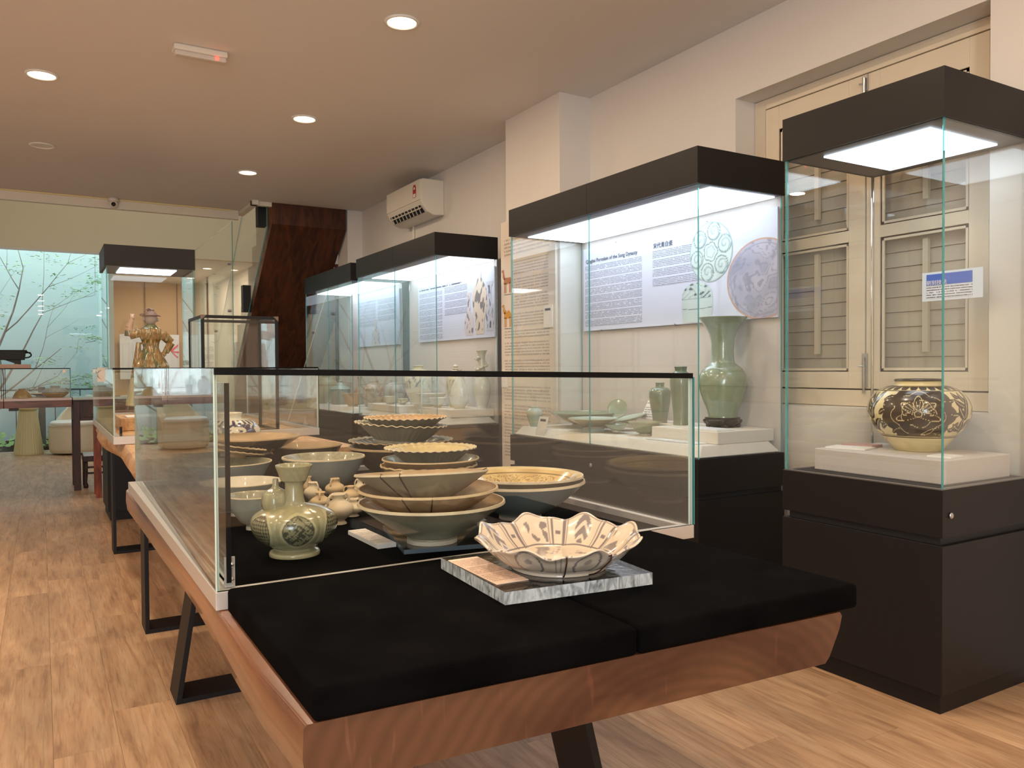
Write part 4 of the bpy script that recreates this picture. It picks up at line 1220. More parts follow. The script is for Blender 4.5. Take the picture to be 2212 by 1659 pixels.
card('cream printed card lying on the left of the clear acrylic block', 0.829, 1.515, 0.7605, 0.075, 0.235, -0.02, text_mat('dish caption', rgb(236, 208, 186), rgb(186, 156, 140), 17, 12, seed=4), 0.0015, base=PINK_PAPER)
card('small raised white caption card on the velvet between the ewer and the front bowl stack', 0.822, 2.20, 0.7005, 0.055, 0.235, 0.02, text_mat('ewer caption', rgb(232, 222, 212), rgb(190, 176, 164), 20, 8, seed=5), 0.012, base=PAPER)

# --- ewer
def ewer():
    t = thing('ewer', 'long-necked olive celadon ewer with carved oval medallions, nearest the hinged glass door', 'ewer', (0.585, 2.150, 0.7005), 0.35)
    prof = [(0, .004), (.058, .004), (.062, 0), (.0668, 0.0), (.0655, .010), (.053, .017), (.054, .021), (.070, .029), (.093, .045), (.110, .067), (.1150, .087), (.109, .106), (.090, .120), (.060, .1305), (.035, .136), (.0275, .144), (.0245, .165), (.0245, .194), (.034, .201), (.0385, .212), (.043, .225), (.0485, .240), (.0455, .2415), (.037, .225), (.021, .20), (.020, .15)]
    def rf(th, r, z):
        if 0.026 < z < 0.128: return r * (1 - 0.028 * (1 - abs(math.cos(3 * th))) ** 4)
        return r
    def cf(TH, R_, Z, S):
        base, dark, lite = C3_(148, 144, 110), C3_(98, 98, 80), C3_(178, 172, 136)
        u = (((TH * 6 / (2 * PI)) + 0.5) % 1) - 0.5
        e = np.hypot(u * 1.05 / 0.37, (Z - 0.078) / 0.041)
        k = 0.25 * snoise(TH * 6, Z * 80, 1)
        c = mixc(base, lite, np.clip(k + 0.2, 0, 1))
        body = (Z > 0.03) & (Z < 0.125)
        c = np.where((body & (np.abs(e - 1.06) < 0.09))[:, None], lite[None, :], c)
        c = np.where((body & (np.abs(e - 0.95) < 0.05))[:, None], dark[None, :] * 0.8, c)
        pid = np.floor(TH * 6 / (2 * PI) + 0.5) % 6
        lat = (np.sin(u * 42 + Z * 330) * np.sin(u * 42 - Z * 330) > 0.0)
        cur = snoise(u * 24, Z * 190, 5) > 0.0
        patt = np.where(pid % 2 == 0, cur, lat)
        c = np.where((body & (e < 0.92) & patt)[:, None], dark[None, :] * 0.6, c)
        c = np.where((body & (e < 0.92) & ~patt)[:, None], (dark * 0.25 + base * 0.75)[None, :], c)
        c = np.where(((Z > 0.135) & (Z < 0.22))[:, None], c * 0.92, c)
        c = np.where((Z < 0.02)[:, None], lite[None, :] * 0.95, c)
        return c
    painted('', None, prof, cf, seg=420, sub=10, parent=t, rf=rf)
    # lotus-bud spout on the shoulder, at the left-rear
    a = 2.62 - 0.35
    cx, cy_ = 0.050 * math.cos(a), 0.050 * math.sin(a)
    M().lathe(cat_spline([(0, 0), (.022, .0), (.035, .022), (.036, .042), (.030, .060), (.014, .071), (.009, .078), (.0075, .094), (.006, .097), (.003, .092), (.003, .08)], 4), 60, 0,
              lambda th, r, z: r * (1 + (0.06 * abs(math.cos(4 * th)) if z < 0.07 else 0)), center=(cx, cy_, .108)).build('bud_spout', G_CEL, t, smooth=True)
    return t
ewer()

# --- bowls along the left of the foreground case
g1 = 'old bowls inside the foreground case'
V0z = 0.7005
bowl('small grey-green bowl on a white foot, just left of the ewer', (0.569, 2.556, V0z), 0.0837, 0.105, 0.024, G_GREY, G_GREYIN, group=g1, fh=0.016, p=0.55)
bowl('bowl with a worn cream interior, behind the small grey-green bowl', (0.590, 2.838, V0z), 0.135, 0.112, 0.042, G_GREY, G_CREAM, group=g1, p=0.6, fh=0.014)
bowl('deep grey-green bowl with flared lip, third from the front on the left', (0.612, 3.165, V0z), 0.150, 0.146, 0.052, G_BLUE, G_GREYIN, group=g1, p=0.48, flare=0.008)
bowl('large smooth blue-grey bowl with a thick pale rim, in the middle of the foreground case', (0.990, 3.188, V0z), 0.164, 0.139, 0.056, G_BLUE, G_GREYIN, group=g1, p=0.5, lip=0.007, th=0.009)
bowl('brown bowl with a dark glazed wall, behind the blue-grey bowl', (1.030, 3.585, V0z), 0.160, 0.153, 0.06, G_DARK, G_OCHRE, group=g1, p=0.7, lip=0.006)
tag(M().box(0.46, 0.865, 3.41, 3.745, 0.7005, 0.835).build('velvet_riser', VELVET, bevel=0.006), 'black velvet block at the far left corner of the foreground case', 'plinth')
bowl('wide shallow brown-rimmed dish on the black block at the far end of the foreground case', (0.778, 3.563, 0.8355), 0.212, 0.070, 0.09, G_DARK, G_OCHRE, cat='dish', name='dish', group=g1, p=0.62, lip=0.006)
for i, (zz, lb) in enumerate(((0.800, 'lower of the two tan scalloped plates tilted on the black block'), (0.818, 'upper of the two tan scalloped plates tilted on the black block'))):
    bowl(lb, (0.655 + i * 0.008, 3.30, zz + 0.052), 0.118, 0.022, 0.05, G_OCHRE, G_SANDY, cat='plate', name='scalloped_plate', group='tilted tan plates', p=0.9, th=0.004, tilt=(-0.04, 0.17, 0.0), zfun=scal(26, 0.002, zmin=0.01, H=0.03), seg=156, foot=False)

# little unglazed jars
g2 = 'little sandy two-handled jars'
jars = [((0.821, 2.492), 0.0487, 0.099, 'little sandy jar in front of the others, right of the ewer', 0.3, G_SANDY),
        ((0.842, 2.756), 0.0352, 0.068, 'little orange-tinged jar directly behind the frontmost sandy jar', 1.2, G_SAND),
        ((0.872, 2.944), 0.0345, 0.078, 'little pale jar half hidden behind the neck of the ewer', 2.0, G_SANDY),
        ((0.975, 3.000), 0.0378, 0.078, 'little cream jar standing in front of the blue-grey bowl', 0.7, G_SAND),
        ((0.978, 2.825), 0.0310, 0.070, 'little wide-mouthed sandy jar with a side handle, in the middle of the group', -0.5, G_SAND),
        ((0.905, 2.600), 0.0420, 0.060, 'little footed cup-like jar beside the front bowl stack', 0.4, G_SANDY),
        ((0.895, 3.075), 0.0220, 0.083, 'smallest slender sandy jar at the back of the group', 1.0, G_SAND),
        ((1.045, 2.915), 0.0260, 0.080, 'little sandy jar peeping over the rim of the front bowl stack', 0.2, G_SANDY)]
for (xy, R, H, lb, rz, mt) in jars:
    t = thing('small_jar', lb, 'jar', (xy[0], xy[1], V0z), rz, g2)
    M().lathe(cat_spline([(0, .004), (R * .5, .003), (R * .52, 0), (R * .50, H * .06), (R * .40, H * .13), (R * .78, H * .28), (R, H * .47), (R * .88, H * .63), (R * .50, H * .76), (R * .38, H * .83), (R * .42, H * .92), (R * .50, H * .965), (R * .44, H), (R * .34, H * .97), (R * .30, H * .8)], 3), 36).build('body', mt, t, smooth=True)
    for sg in (0, PI):
        pts = [(R * k * math.cos(sg), R * k * math.sin(sg), H * z) for k, z in ((.40, .93), (.60, .97), (.78, .88), (.84, .74), (.82, .62))]
        M().tube(pts, R * 0.09, 8).build('handle', mt, t, smooth=True)

# front stack on its dark glass plinth
e1 = Vector((0.215, 0.976, 0)).normalized(); e2 = Vector((e1.y, -e1.x, 0))
cn = Vector((0.834, 1.985, 0))
pl = M().prism([tuple((cn)[:2]), tuple((cn + e2 * 0.33)[:2]), tuple((cn + e2 * 0.33 + e1 * 0.36)[:2]), tuple((cn + e1 * 0.36)[:2])], 'z', 0.7005, 0.7125, 0, 1)
tag(pl.build('acrylic_sheet', [mat('smoked acrylic top', rgb(22, 24, 28), 0.06), mat('bluish acrylic edge', rgb(96, 112, 128), 0.2)]), 'dark glossy acrylic sheet under the front bowl stack', 'display block')
g3 = 'front stack of nested conical bowls'
bowl('bottom bowl of the front stack, widest, olive grey with an orange inside', (0.945, 2.045, 0.713), 0.205, 0.108, 0.070, G_DRAB, G_ORANGE, group=g3, p=0.88, fh=0.016, lip=0.008, th=0.007)
bowl('middle bowl of the front stack, orange-brown, bound with dark wire', (0.937, 2.049, 0.766), 0.195, 0.094, 0.062, G_OCHRE, G_ORANGE, group=g3, p=0.85, lip=0.007, foot=False, ties=(-2.35, -1.95), tilt=(0.0, 0.0, 0))
bowl('top bowl of the front stack, tilted, with a chipped drab rim and dark wire', (0.922, 2.056, 0.815), 0.187, 0.088, 0.058, G_DRAB, G_OCHRE, group=g3, p=0.85, lip=0.006, foot=False, ties=(-2.6, -2.3, -0.35), tilt=(-0.10, 0.02, 0))
g4 = 'second stack of bowls behind the front stack'
bowl('bottom bowl of the second stack, orange rimmed, behind the front stack', (1.290, 2.815, V0z), 0.186, 0.125, 0.06, G_OCHRE, G_ORANGE, group=g4, p=0.75, lip=0.006, seg=192, zfun=scal(24, 0.0015, zmin=0.10, H=0.125))
bowl('middle bowl of the second stack, orange brown with a glazed inside', (1.296, 2.811, 0.752), 0.186, 0.098, 0.058, G_OCHRE, G_GREY, group=g4, p=0.7, lip=0.006, foot=False)
bowl('top bowl of the second stack, pale cream with a fluted blue-grey outside', (1.296, 2.811, 0.798), 0.178, 0.092, 0.060, G_OUT, G_YEL, group=g4, p=0.9, lip=0.004, foot=False, seg=288, rfun=flute(48, 0.016, 0.015, 0.078), zfun=scal(36, 0.0016, zmin=0.075, H=0.09), rimw=0.022)
g5 = 'third stack of scalloped bowls'
bowl('bottom bowl of the third stack, black-brown with a rolled rim', (1.401, 3.357, V0z), 0.232, 0.145, 0.07, G_DARK, G_DARK, group=g5, p=0.6, lip=0.010)
bowl('flat scalloped grey dish lying on the bottom bowl of the third stack', (1.401, 3.357, 0.802), 0.234, 0.072, 0.08, G_DARK, G_OUT, group=g5, cat='dish', name='scalloped_dish', p=0.8, foot=False, seg=256, zfun=scal(32, 0.0022, zmin=0.05, H=0.07), rimw=0.03)
bowl('tilted grey-green scalloped bowl, second from the top of the third stack', (1.398, 3.359, 0.868), 0.208, 0.078, 0.12, G_OUT, G_GREYIN, group=g5, p=0.95, foot=False, seg=288, rfun=flute(40, 0.010, 0.01, 0.07), zfun=scal(32, 0.0028, zmin=0.055, H=0.078), tilt=(0.02, 0.055, 0), rimw=0.02)
bowl('top bowl of the third stack with an orange inside and pie-crust rim', (1.418, 3.345, 0.908), 0.186, 0.068, 0.10, G_OUT, G_ORANGE, group=g5, p=0.95, foot=False, seg=288, rfun=flute(40, 0.010, 0.01, 0.06), zfun=scal(36, 0.0026, zmin=0.045, H=0.068), rimw=0.015)
g6 = 'pair of nested yellow-glazed bowls'
bowl('lower of the two nested wide bowls at right of the foreground case, grey outside', (1.374, 2.271, V0z), 0.2148, 0.118, 0.070, G_BLUE, G_OCHRE, group=g6, p=0.72, lip=0.009, fh=0.014)
def bigbowl():
    t = thing('bowl', 'upper of the two nested wide bowls, with a carved yellow-cream interior', 'bowl', (1.372, 2.272, 0.744), 0, g6)
    t.rotation_euler = (0.0, 0.012, 0)
    R, H, fr = 0.211, 0.091, 0.07
    m = bowl_mesh(R, H, fr, p=0.72, lip=0.008, rimw=0.016, seg=360)
    V = np.array(m.v); r = np.hypot(V[:, 0], V[:, 1]); th = np.arctan2(V[:, 1], V[:, 0])
    # refine: use own painted lathe for the inside
    m.build('body', [G_OCHRE, G_YEL, G_SANDY], t, smooth=True, angle=0.9)
    prof = []
    for i in range(60, -1, -1):
        tt = i / 60; rb = fr * .96
        rr = rb + (R - 0.016 - rb) * tt ** 0.72 - 0.009; prof.append((max(rr, 0), 0.012 + (H - 0.012) * tt + 0.0065))
    for k in range(1, 20): prof.append((prof[60][0] * (1 - k / 19), prof[60][1] - 0.0005))
    P = np.array(prof); n = len(P); seg = 300
    T = np.repeat(np.linspace(0, 2 * PI, seg, endpoint=False), n); Rr = np.tile(P[:, 0], seg)
    X, Y = Rr * np.cos(T) * 40, Rr * np.sin(T) * 40
    a, b, d = C3_(214, 188, 130), C3_(168, 138, 84), C3_(130, 110, 74)
    w_ = snoise(X, Y, 21) + 0.5 * snoise(X * 2.2, Y * 2.2, 22)
    line = (np.abs((w_ * 2.2) % 1 - 0.5) < 0.13) & (Rr < 0.165)
    c = mixc(a, b, np.clip(0.3 + 0.3 * snoise(X * .5, Y * .5, 4), 0, 1))
    c = np.where(line[:, None], d[None, :], c)
    c = np.where((np.abs(Rr - 0.172) < 0.002)[:, None], d[None, :], c)
    M().lathe(prof, seg).build('carved_interior', PAINTED, t, smooth=True, col=c)
bigbowl()

# jar with blue scrolls standing on the pale slab between the cases
def blue_paint(TH, R_, Z, S):
    cream, ink = C3_(214, 208, 190), C3_(44, 44, 78)
    w_ = snoise(TH * 8, Z * 60, 31) + 0.4 * snoise(TH * 18, Z * 130, 32)
    k = ((w_ > -0.05) & (Z < 0.125)).astype(float)
    k = np.where((Z > 0.118) & (Z < 0.135), ((np.sin(TH * 26) > 0) * 1.0), k)
    ring = np.hypot((((TH * 3 / PI) % 1) - 0.5) * 2.0, (Z - 0.085) / 0.035)
    k = np.where(np.abs(ring - 0.8) < 0.12, 1.0, k); k = np.where(ring < 0.6, (w_ > 0.3) * 1.0, k)
    return mixc(cream, ink, k)
painted('squat jar with dense dark blue scrolls on the pale slab behind the foreground case', (0.862, 4.40, 0.8005),
        [(0, .004), (.10, .003), (.105, 0), (.13, .02), (.154, .06), (.150, .09), (.125, .122), (.085, .140), (.062, .144), (.058, .150), (.060, .168), (.062, .172), (.055, .173), (.05, .15)], blue_paint, 'painted_jar', 'jar', seg=300, sub=8)

# ------------------------------------------------------------------ long showcase with green wares
tag(M().tbox(2.612, 3.150, 2.713, 4.38, 0.7795, 0.830, 0.045, 0.03).build('riser', LINEN_WHITE, bevel=0.003), 'long low white linen platform in the green ware showcase', 'plinth')
rs = M().prism([(2.76, 2.745), (3.145, 2.745), (3.145, 3.52), (2.935, 3.52), (2.935, 3.22), (2.76, 3.22)], 'z', 0.8305, 0.8905)
tag(rs.build('riser', LINEN_WHITE, bevel=0.003), 'upper white linen step under the tall green vases', 'plinth')
def bigvase():
    t = thing('tall_vase', 'tallest green celadon vase with a trumpet mouth on a dark carved wooden stand', 'vase', (3.025, 2.975, 0.8915))
    pr = [(0, .052), (.070, .050), (.074, .048), (.074, .062), (.080, .085), (.098, .13), (.116, .19), (.1215, .235), (.114, .275), (.094, .305), (.073, .322), (.061, .337), (.0575, .37), (.057, .41), (.060, .45), (.070, .485), (.088, .518), (.108, .545), (.124, .560), (.1225, .564), (.105, .553), (.082, .52), (.05, .47), (.045, .4)]
    M().lathe(cat_spline(pr, 5), 96, 0, lambda th, r, z: r * (1 + (0.012 * abs(math.cos(22 * th)) if 0.06 < z < 0.105 else 0) + (0.006 if abs(z - .34) < .003 or abs(z - .30) < .003 or abs(z - .49) < .003 or abs(z - .508) < .003 else 0) + 0.004 * math.sin(7 * th + z * 60) * (1 if .12 < z < .29 else 0))).build('body', G_GREEN, t, smooth=True)
    st = M().lathe(cat_spline([(0, .0), (.060, 0), (.066, .006), (.082, .014), (.092, .026), (.094, .036), (.086, .044), (.084, .0495), (0, .0495)], 3), 72, 0, lambda th, r, z: r * (1 + 0.05 * math.cos(8 * th) * (1 if .004 < z < .04 else .2)))
    sd = st.build('carved_stand', mat('dark rosewood', rgb(48, 40, 38), 0.3, noise=0.3, nscale=60), t, smooth=True)
    for k in range(5):
        a = k * 2 * PI / 5 + .3
        M().ell((0.078 * math.cos(a), 0.078 * math.sin(a), 0.010), 0.015, 0.015, 0.010, 12, 8).build('stand_foot', MATS['dark rosewood'], t, smooth=True)
bigvase()
gg = 'green glazed wares in the long showcase'
vessel('shorter stocky green vase with straight neck, left of the two behind the step', (2.975, 3.40, 0.8915), [(0, .003), (.036, .002), (.039, 0), (.040, .006), (.046, .05), (.056, .105), (.061, .150), (.060, .175), (.048, .192), (.027, .199), (.024, .205), (.0245, .218), (.028, .222), (.024, .223), (.02, .21)], G_GREEN2, group=gg)
vessel('taller slender green vase between the stocky vase and the trumpet-mouthed vase', (2.95, 3.205, 0.8915), [(0, .003), (.038, .002), (.041, 0), (.040, .01), (.041, .06), (.050, .15), (.0575, .215), (.057, .25), (.046, .275), (.034, .285), (.031, .292), (.034, .308), (.036, .311), (.031, .312), (.027, .29)], G_GREEN2, group=gg)
vessel('small pale lobed jar alone at the far end of the green ware showcase', (2.695, 4.27, 0.8305), [(0, .003), (.026, .002), (.029, 0), (.032, .012), (.047, .05), (.0535, .082), (.049, .102), (.036, .113), (.030, .117), (.031, .125), (.033, .127), (.028, .126), (.026, .11)], G_QING, 'lobed_jar', 'jar', gg, seg=72, rf=lambda th, r, z: r * (1 - 0.07 * abs(math.sin(3 * th)) ** 8 if 0.01 < z < 0.11 else 1))
bowl('large shallow green dish at the back left of the green ware showcase', (2.925, 4.05, 0.842), 0.210, 0.076, 0.075, G_GREEN, G_GREEN, cat='dish', name='dish', group=gg, p=0.75, lip=0.005)
tag(M().cbox(2.925, 4.05, 0.8305, 0.12, 0.12, 0.0105).build('acrylic_stand', EDGE_PALE), 'low clear stand under the large shallow green dish', 'stand')
bowl('shallow green dish with a radiating centre, in front of the large one', (2.762, 3.735, 0.852), 0.148, 0.052, 0.055, G_GREEN, G_QING, cat='dish', name='dish', group=gg, p=0.7, lip=0.005)
tag(M().cbox(2.762, 3.735, 0.8305, 0.09, 0.09, 0.0205).build('acrylic_stand', EDGE_PALE), 'low clear stand under the green dish with a radiating centre', 'stand')
bowl('small green dish propped upright on edge behind the shallow dishes', (3.045, 3.865, 0.942), 0.060, 0.022, 0.025, G_GREEN2, G_GREEN, cat='dish', name='small_dish', group=gg, p=0.7, tilt=(0.0, -1.15, 0.75), lip=0.003)
bowl('bluish white dish tilted toward the glass, beside the white card', (2.985, 3.665, 0.872), 0.098, 0.036, 0.035, G_GREEN, G_QING, cat='dish', name='dish', group=gg, p=0.7, tilt=(-0.12, -0.22, 0), lip=0.004)
bowl('smallest green bowl near the front glass with little feet', (2.782, 3.545, 0.8385), 0.068, 0.042, 0.026, G_QING, G_GREEN, group=gg, p=0.6, lip=0.003, th=0.004)
for k in range(3):
    a = k * 2.1; M().ell((2.782 + .03 * math.cos(a), 3.545 + .03 * math.sin(a), 0.836), 0.005, 0.005, 0.0055, 8, 6)
bowl('green bowl with a flat everted rim, right of the smallest bowl', (2.83, 3.355, 0.8305), 0.094, 0.066, 0.034, G_GREEN, G_GREEN, group=gg, p=0.45, lip=0.004, rimw=0.016)
card('white card propped behind the tilted dish in the green ware showcase', 3.075, 3.585, 0.95, 0.13, 0.12, PI / 2 * -1.0, TXT_SMALLW, 0.003, rx=1.05)
card('white booklet lying on the step before the trumpet-mouthed vase', 2.835, 2.88, 0.8915, 0.13, 0.22, 0.05, text_mat('blank booklet', rgb(236, 238, 244), rgb(200, 204, 214), 6, 5, seed=6), 0.006)
card('long white card lying at the front edge of the green ware platform', 2.715, 2.99, 0.8315, 0.07, 0.36, 0.02, text_mat('long card', rgb(240, 244, 248), rgb(190, 196, 206), 8, 4, seed=7), 0.003)
def qrcard(label, loc, rz, h=0.12, w_=0.042):
    t = thing('information_card', label, 'card', loc, rz, 'upright white information cards')
    t.rotation_euler = (0, 0.0, rz)
    a = 0.30
    v = M().add([(0, -w_ / 2, 0), (0, w_ / 2, 0), (0.035 , w_ / 2, h), (0.035, -w_ / 2, h), (0.003, -w_ / 2, 0), (0.003, w_ / 2, 0), (0.038, w_ / 2, h), (0.038, -w_ / 2, h)], [(0, 3, 2, 1), (4, 5, 6, 7), (0, 1, 5, 4), (1, 2, 6, 5), (2, 3, 7, 6), (3, 0, 4, 7)])
    v.build('card_stock', PAPER, t)
    u = Vector((0.035, 0, h)).normalized()
    quad('dark_heading', mat('dark heading', rgb(44, 50, 66), 0.5), t, Vector((-.0008, w_ * .3, 0)) + u * h * .80, (0, -1, 0), u, w_ * .6, h * .12)
qrcard('white upright information card leaning by the small pale lobed jar', (2.617, 4.095, 0.779), 0.0, 0.123, 0.1)

# posters inside the showcases
def blob_pic(name, parent, cx, cy, rx, ry, colf, nseg=96, nr=40, yz=(0, 0, 0), X=0.0, clip=None):
    """flat printed picture (ellipse) on the X plane: columns along -Y, rows along Z"""
    m = M(); cols = []
    uu = []
    for i in range(nr + 1):
        for j in range(nseg):
            a = 2 * PI * j / nseg; k = i / nr
            px, pz = k * math.cos(a), k * math.sin(a)
            yy = cx - px * rx; zz = cy + pz * ry
            if clip: yy = max(clip[0], min(clip[1], yy)); zz = max(clip[2], min(clip[3], zz))
            m.v.append((X, yy, zz)); uu.append((px, pz))
    for i in range(nr):
        for j in range(nseg):
            j2 = (j + 1) % nseg
            m.f.append((i * nseg + j, i * nseg + j2, (i + 1) * nseg + j2, (i + 1) * nseg + j)); m.m.append(0)
    U = np.array(uu)
    return wb(m, name, PRINT, parent, col=colf(U[:, 0], U[:, 1]))
def grid_pic(name, parent, y0, y1, z0, z1, X, colf, nx=60, nz=60, shape=None):
    """flat printed silhouette: shape(v)->half width (0..1) as a function of height v in 0..1; u runs to the right (towards -Y)"""
    m = M(); uu = []
    for i in range(nz + 1):
        v = i / nz; hw = shape(v) if shape else 1
        for j in range(nx + 1):
            u = (j / nx * 2 - 1)
            m.v.append((X, (y0 + y1) / 2 - u * hw * abs(y1 - y0) / 2, z0 + (z1 - z0) * v)); uu.append((u * hw, v))
    for i in range(nz):
        for j in range(nx):
            a = i * (nx + 1) + j
            m.f.append((a, a + nx + 1, a + nx + 2, a + 1)); m.m.append(0)
    U = np.array(uu)
    return wb(m, name, PRINT, parent, col=colf(U[:, 0], U[:, 1]))
POSTER = mat('pale lilac poster', rgb(214, 220, 240), 0.5)
INK = mat('dark grey ink', rgb(62, 66, 84), 0.6)
LIGHTINK = mat('grey ink', rgb(100, 104, 120), 0.6)
PX_ = 3.136
pb = thing('poster', 'lilac poster about porcelain with three round ceramic pictures, in the long showcase', 'poster', (3.15, 3.5, 1.45))
wb(M().box(PX_, PX_ + 0.010, 2.715, 4.345, 1.445, 1.99), 'poster_board', POSTER, pb)
T_EN = text_mat('english paragraphs', rgb(214, 220, 240), rgb(122, 124, 146), 46, 40, seed=0.3)
T_CN = text_mat('chinese paragraphs', rgb(214, 220, 240), rgb(112, 114, 136), 23, 50, seed=0.7, cjk=True)
shift(quad('english_text', T_EN, pb, (PX_ - 0.0012, 4.325, 1.475), (0, -1, 0), (0, 0, 1), 0.58, 0.40))
shift(quad('chinese_text', T_CN, pb, (PX_ - 0.0012, 3.645, 1.68), (0, -1, 0), (0, 0, 1), 0.55, 0.21))
shift(lettering('Qingbai Porcelain of the Song Dynasty', INK, pb, (PX_ - 0.001, 4.315, 1.893), (0, -1, 0), (0, 0, 1), 0.034))
shift(lettering('宋代青白瓷', INK, pb, (PX_ - 0.001, 3.64, 1.905), (0, -1, 0), (0, 0, 1), 0.034))
def swirl_pic(base, hi, lo, seed, edge=None, scale=1.0):
    def f(x, y):
        X, Y = x * 2.6 * scale, y * 2.6 * scale
        w_ = snoise(X, Y, seed) + 0.3 * snoise(X * 2, Y * 2, seed + 1)
        k = np.clip(0.5 + 0.5 * w_, 0, 1); c = mixc(lo, hi, k)
        ln = np.abs((w_ * 1.6) % 1 - 0.5) < 0.10
        c = np.where(ln[:, None], base[None, :], c)
        r = np.hypot(x, y)
        if edge is not None: c = np.where((r > 0.955)[:, None], edge[None, :], c)
        c = np.where(((r > 0.86) & (r < 0.88))[:, None], base[None, :], c)
        return c
    return f
def scroll_disc(x, y):
    w0, w1, w2 = C3_(206, 222, 222), C3_(160, 182, 184), C3_(120, 140, 144)
    c = np.repeat(w0[None, :], len(x), 0)
    for i in range(6):
        a = i * PI / 3 + 0.3; cx, cy_ = 0.68 * math.cos(a), 0.68 * math.sin(a)
        dx, dy = x - cx, y - cy_; r = np.hypot(dx, dy); th = np.arctan2(dy, dx)
        sp = ((th / (2 * PI) + r * 5.2) % 1)
        c = np.where(((r < 0.27) & (sp < 0.28))[:, None], w1[None, :], c)
        c = np.where((np.abs(r - 0.29) < 0.018)[:, None], w2[None, :], c)
    r = np.hypot(x, y); th = np.arctan2(y, x)
    rr = 0.27 + 0.06 * np.abs(np.cos(2.5 * th))
    c = np.where((np.abs(r - rr) < 0.02)[:, None], w2[None, :], c)
    c = np.where((np.abs(r - rr * .6) < 0.015)[:, None], w1[None, :], c)
    c = np.where((r > 0.97)[:, None], w1[None, :], c)
    return c
blob_pic('disc_picture', pb, 3.17, 1.825, 0.160, 0.163, scroll_disc, X=PX_ - 0.0016)
def boxpic(x, y):
    w0, w1, w2 = C3_(206, 222, 222), C3_(168, 188, 190), C3_(84, 100, 108)
    c = mixc(w1, w0, np.clip(0.5 + 0.6 * np.cos(x * 1.3), 0, 1))
    up = y > 0.60
    w_ = np.sin(x * 9 + 2 * np.sin(y * 14)) * np.sin(y * 26 + 2 * np.sin(x * 5))
    c = np.where((up & (w_ > 0.45))[:, None], w2[None, :], c)
    c = np.where((up & (np.abs(w_ - 0.1) < 0.12))[:, None], w1[None, :], c)
    c = np.where((np.abs(y - 0.60) < 0.012)[:, None], w1[None, :] * .8, c)
    c = np.where((np.abs(y - 0.33 - 0.03 * x * x) < 0.007)[:, None], w2[None, :], c)
    return c
grid_pic('covered_box_picture', pb, 3.155, 3.395, 1.450, 1.668, PX_ - 0.0014, boxpic, shape=lambda v: (0.93 + 0.07 * min(1, v * 3)) if v < 0.6 else max(0.02, math.sqrt(max(0, 1 - ((v - 0.6) / 0.41) ** 2.4))))
blob_pic('dish_picture', pb, 2.815, 1.645, 0.235, 0.205, swirl_pic(C3_(150, 150, 172), C3_(186, 186, 206), C3_(152, 156, 182), 51, edge=C3_(196, 156, 140)), X=PX_ - 0.0016, clip=(2.7152, 4.3, 1.4455, 1.9895))
for yy, zz in ((4.15, 1.445), (3.45, 1.445), (2.95, 1.445), (4.0, 1.99), (3.2, 1.99)):
    wb(M().box(PX_ - 0.002, PX_ + 0.010, yy, yy + 0.008, zz - 0.006, zz + 0.006), 'poster_clip', STEEL, pb)

# ------------------------------------------------------------------ showcase below the air conditioner
PC = 3.018
pc = thing('poster', 'lilac poster with three painted vases, in the showcase below the air conditioner', 'poster', (3.03, 6.0, 1.45))
wb(M().box(PC, PC + 0.010, 5.352, 6.79, 1.445, 1.99), 'poster_board', POSTER, pc)
shift(quad('english_text', T_EN, pc, (PC - 0.0012, 6.76, 1.465), (0, -1, 0), (0, 0, 1), 0.48, 0.42))
shift(quad('chinese_text', T_CN, pc, (PC - 0.0012, 6.23, 1.66), (0, -1, 0), (0, 0, 1), 0.42, 0.24))
quadh = shift(quad('heading', text_mat('poster heading', rgb(214, 220, 240), rgb(70, 72, 92), 1.3, 9, seed=3), pc, (PC - 0.0012, 6.76, 1.905), (0, -1, 0), (0, 0, 1), 0.85, 0.03))
def vpic(seed, base, ink, th):
    def f(x, y):
        w_ = snoise(x * 4, y * 9, seed); return mixc(base, ink, ((w_ > th) & (y > 0.05) & (y < 0.93)) * 0.85)
    return f
grid_pic('painted_vase_picture', pc, 5.47, 5.71, 1.475, 1.975, PC - 0.0016, vpic(61, C3_(222, 206, 190), C3_(96, 88, 96), 0.35), shape=lambda v: [0.55, 0.62, 0.60, 0.78, 0.92, 1.0, 1.0, 0.95, 0.6, 0.2, 0.25][min(10, int(v * 10))] * (1 - (v * 10 % 1)) + [0.55, 0.62, 0.60, 0.78, 0.92, 1.0, 1.0, 0.95, 0.6, 0.2, 0.25][min(10, int(v * 10) + 1)] * (v * 10 % 1))
grid_pic('trumpet_vase_picture', pc, 5.358, 5.49, 1.495, 1.88, PC - 0.0014, vpic(63, C3_(202, 204, 218), C3_(70, 76, 104), 0.2), shape=lambda v: 0.75 + 0.25 * math.sin(v * 5) if v < 0.55 else (0.35 if v < 0.85 else 0.35 + (v - 0.85) * 4))
grid_pic('bottle_picture', pc, 5.69, 5.86, 1.470, 1.82, PC - 0.0014, vpic(65, C3_(214, 206, 210), C3_(90, 86, 104), 0.5), shape=lambda v: max(0.25, math.sin(min(1, v * 1.45 + 0.15) * PI) ** 0.6) if v < 0.62 else 0.28 + max(0, v - 0.9) * 3)
tag(M().tbox(2.535, 3.030, 5.356, 7.02, 0.7795, 0.830, 0.045, 0.03).build('riser', LINEN_WHITE, bevel=0.003), 'low white linen platform in the showcase below the air conditioner', 'plinth')
tag(M().box(2.645, 3.02, 5.375, 5.93, 0.8305, 0.8895).build('riser', LINEN_WHITE, bevel=0.003), 'near white linen step under the pear-shaped vase', 'plinth')
tag(M().box(2.575, 3.02, 6.21, 6.95, 0.8305, 0.8895).build('riser', LINEN_WHITE, bevel=0.003), 'far white linen step under the white cup and the large painted jar', 'plinth')
gj = 'old jars and bowls in the showcase below the air conditioner'
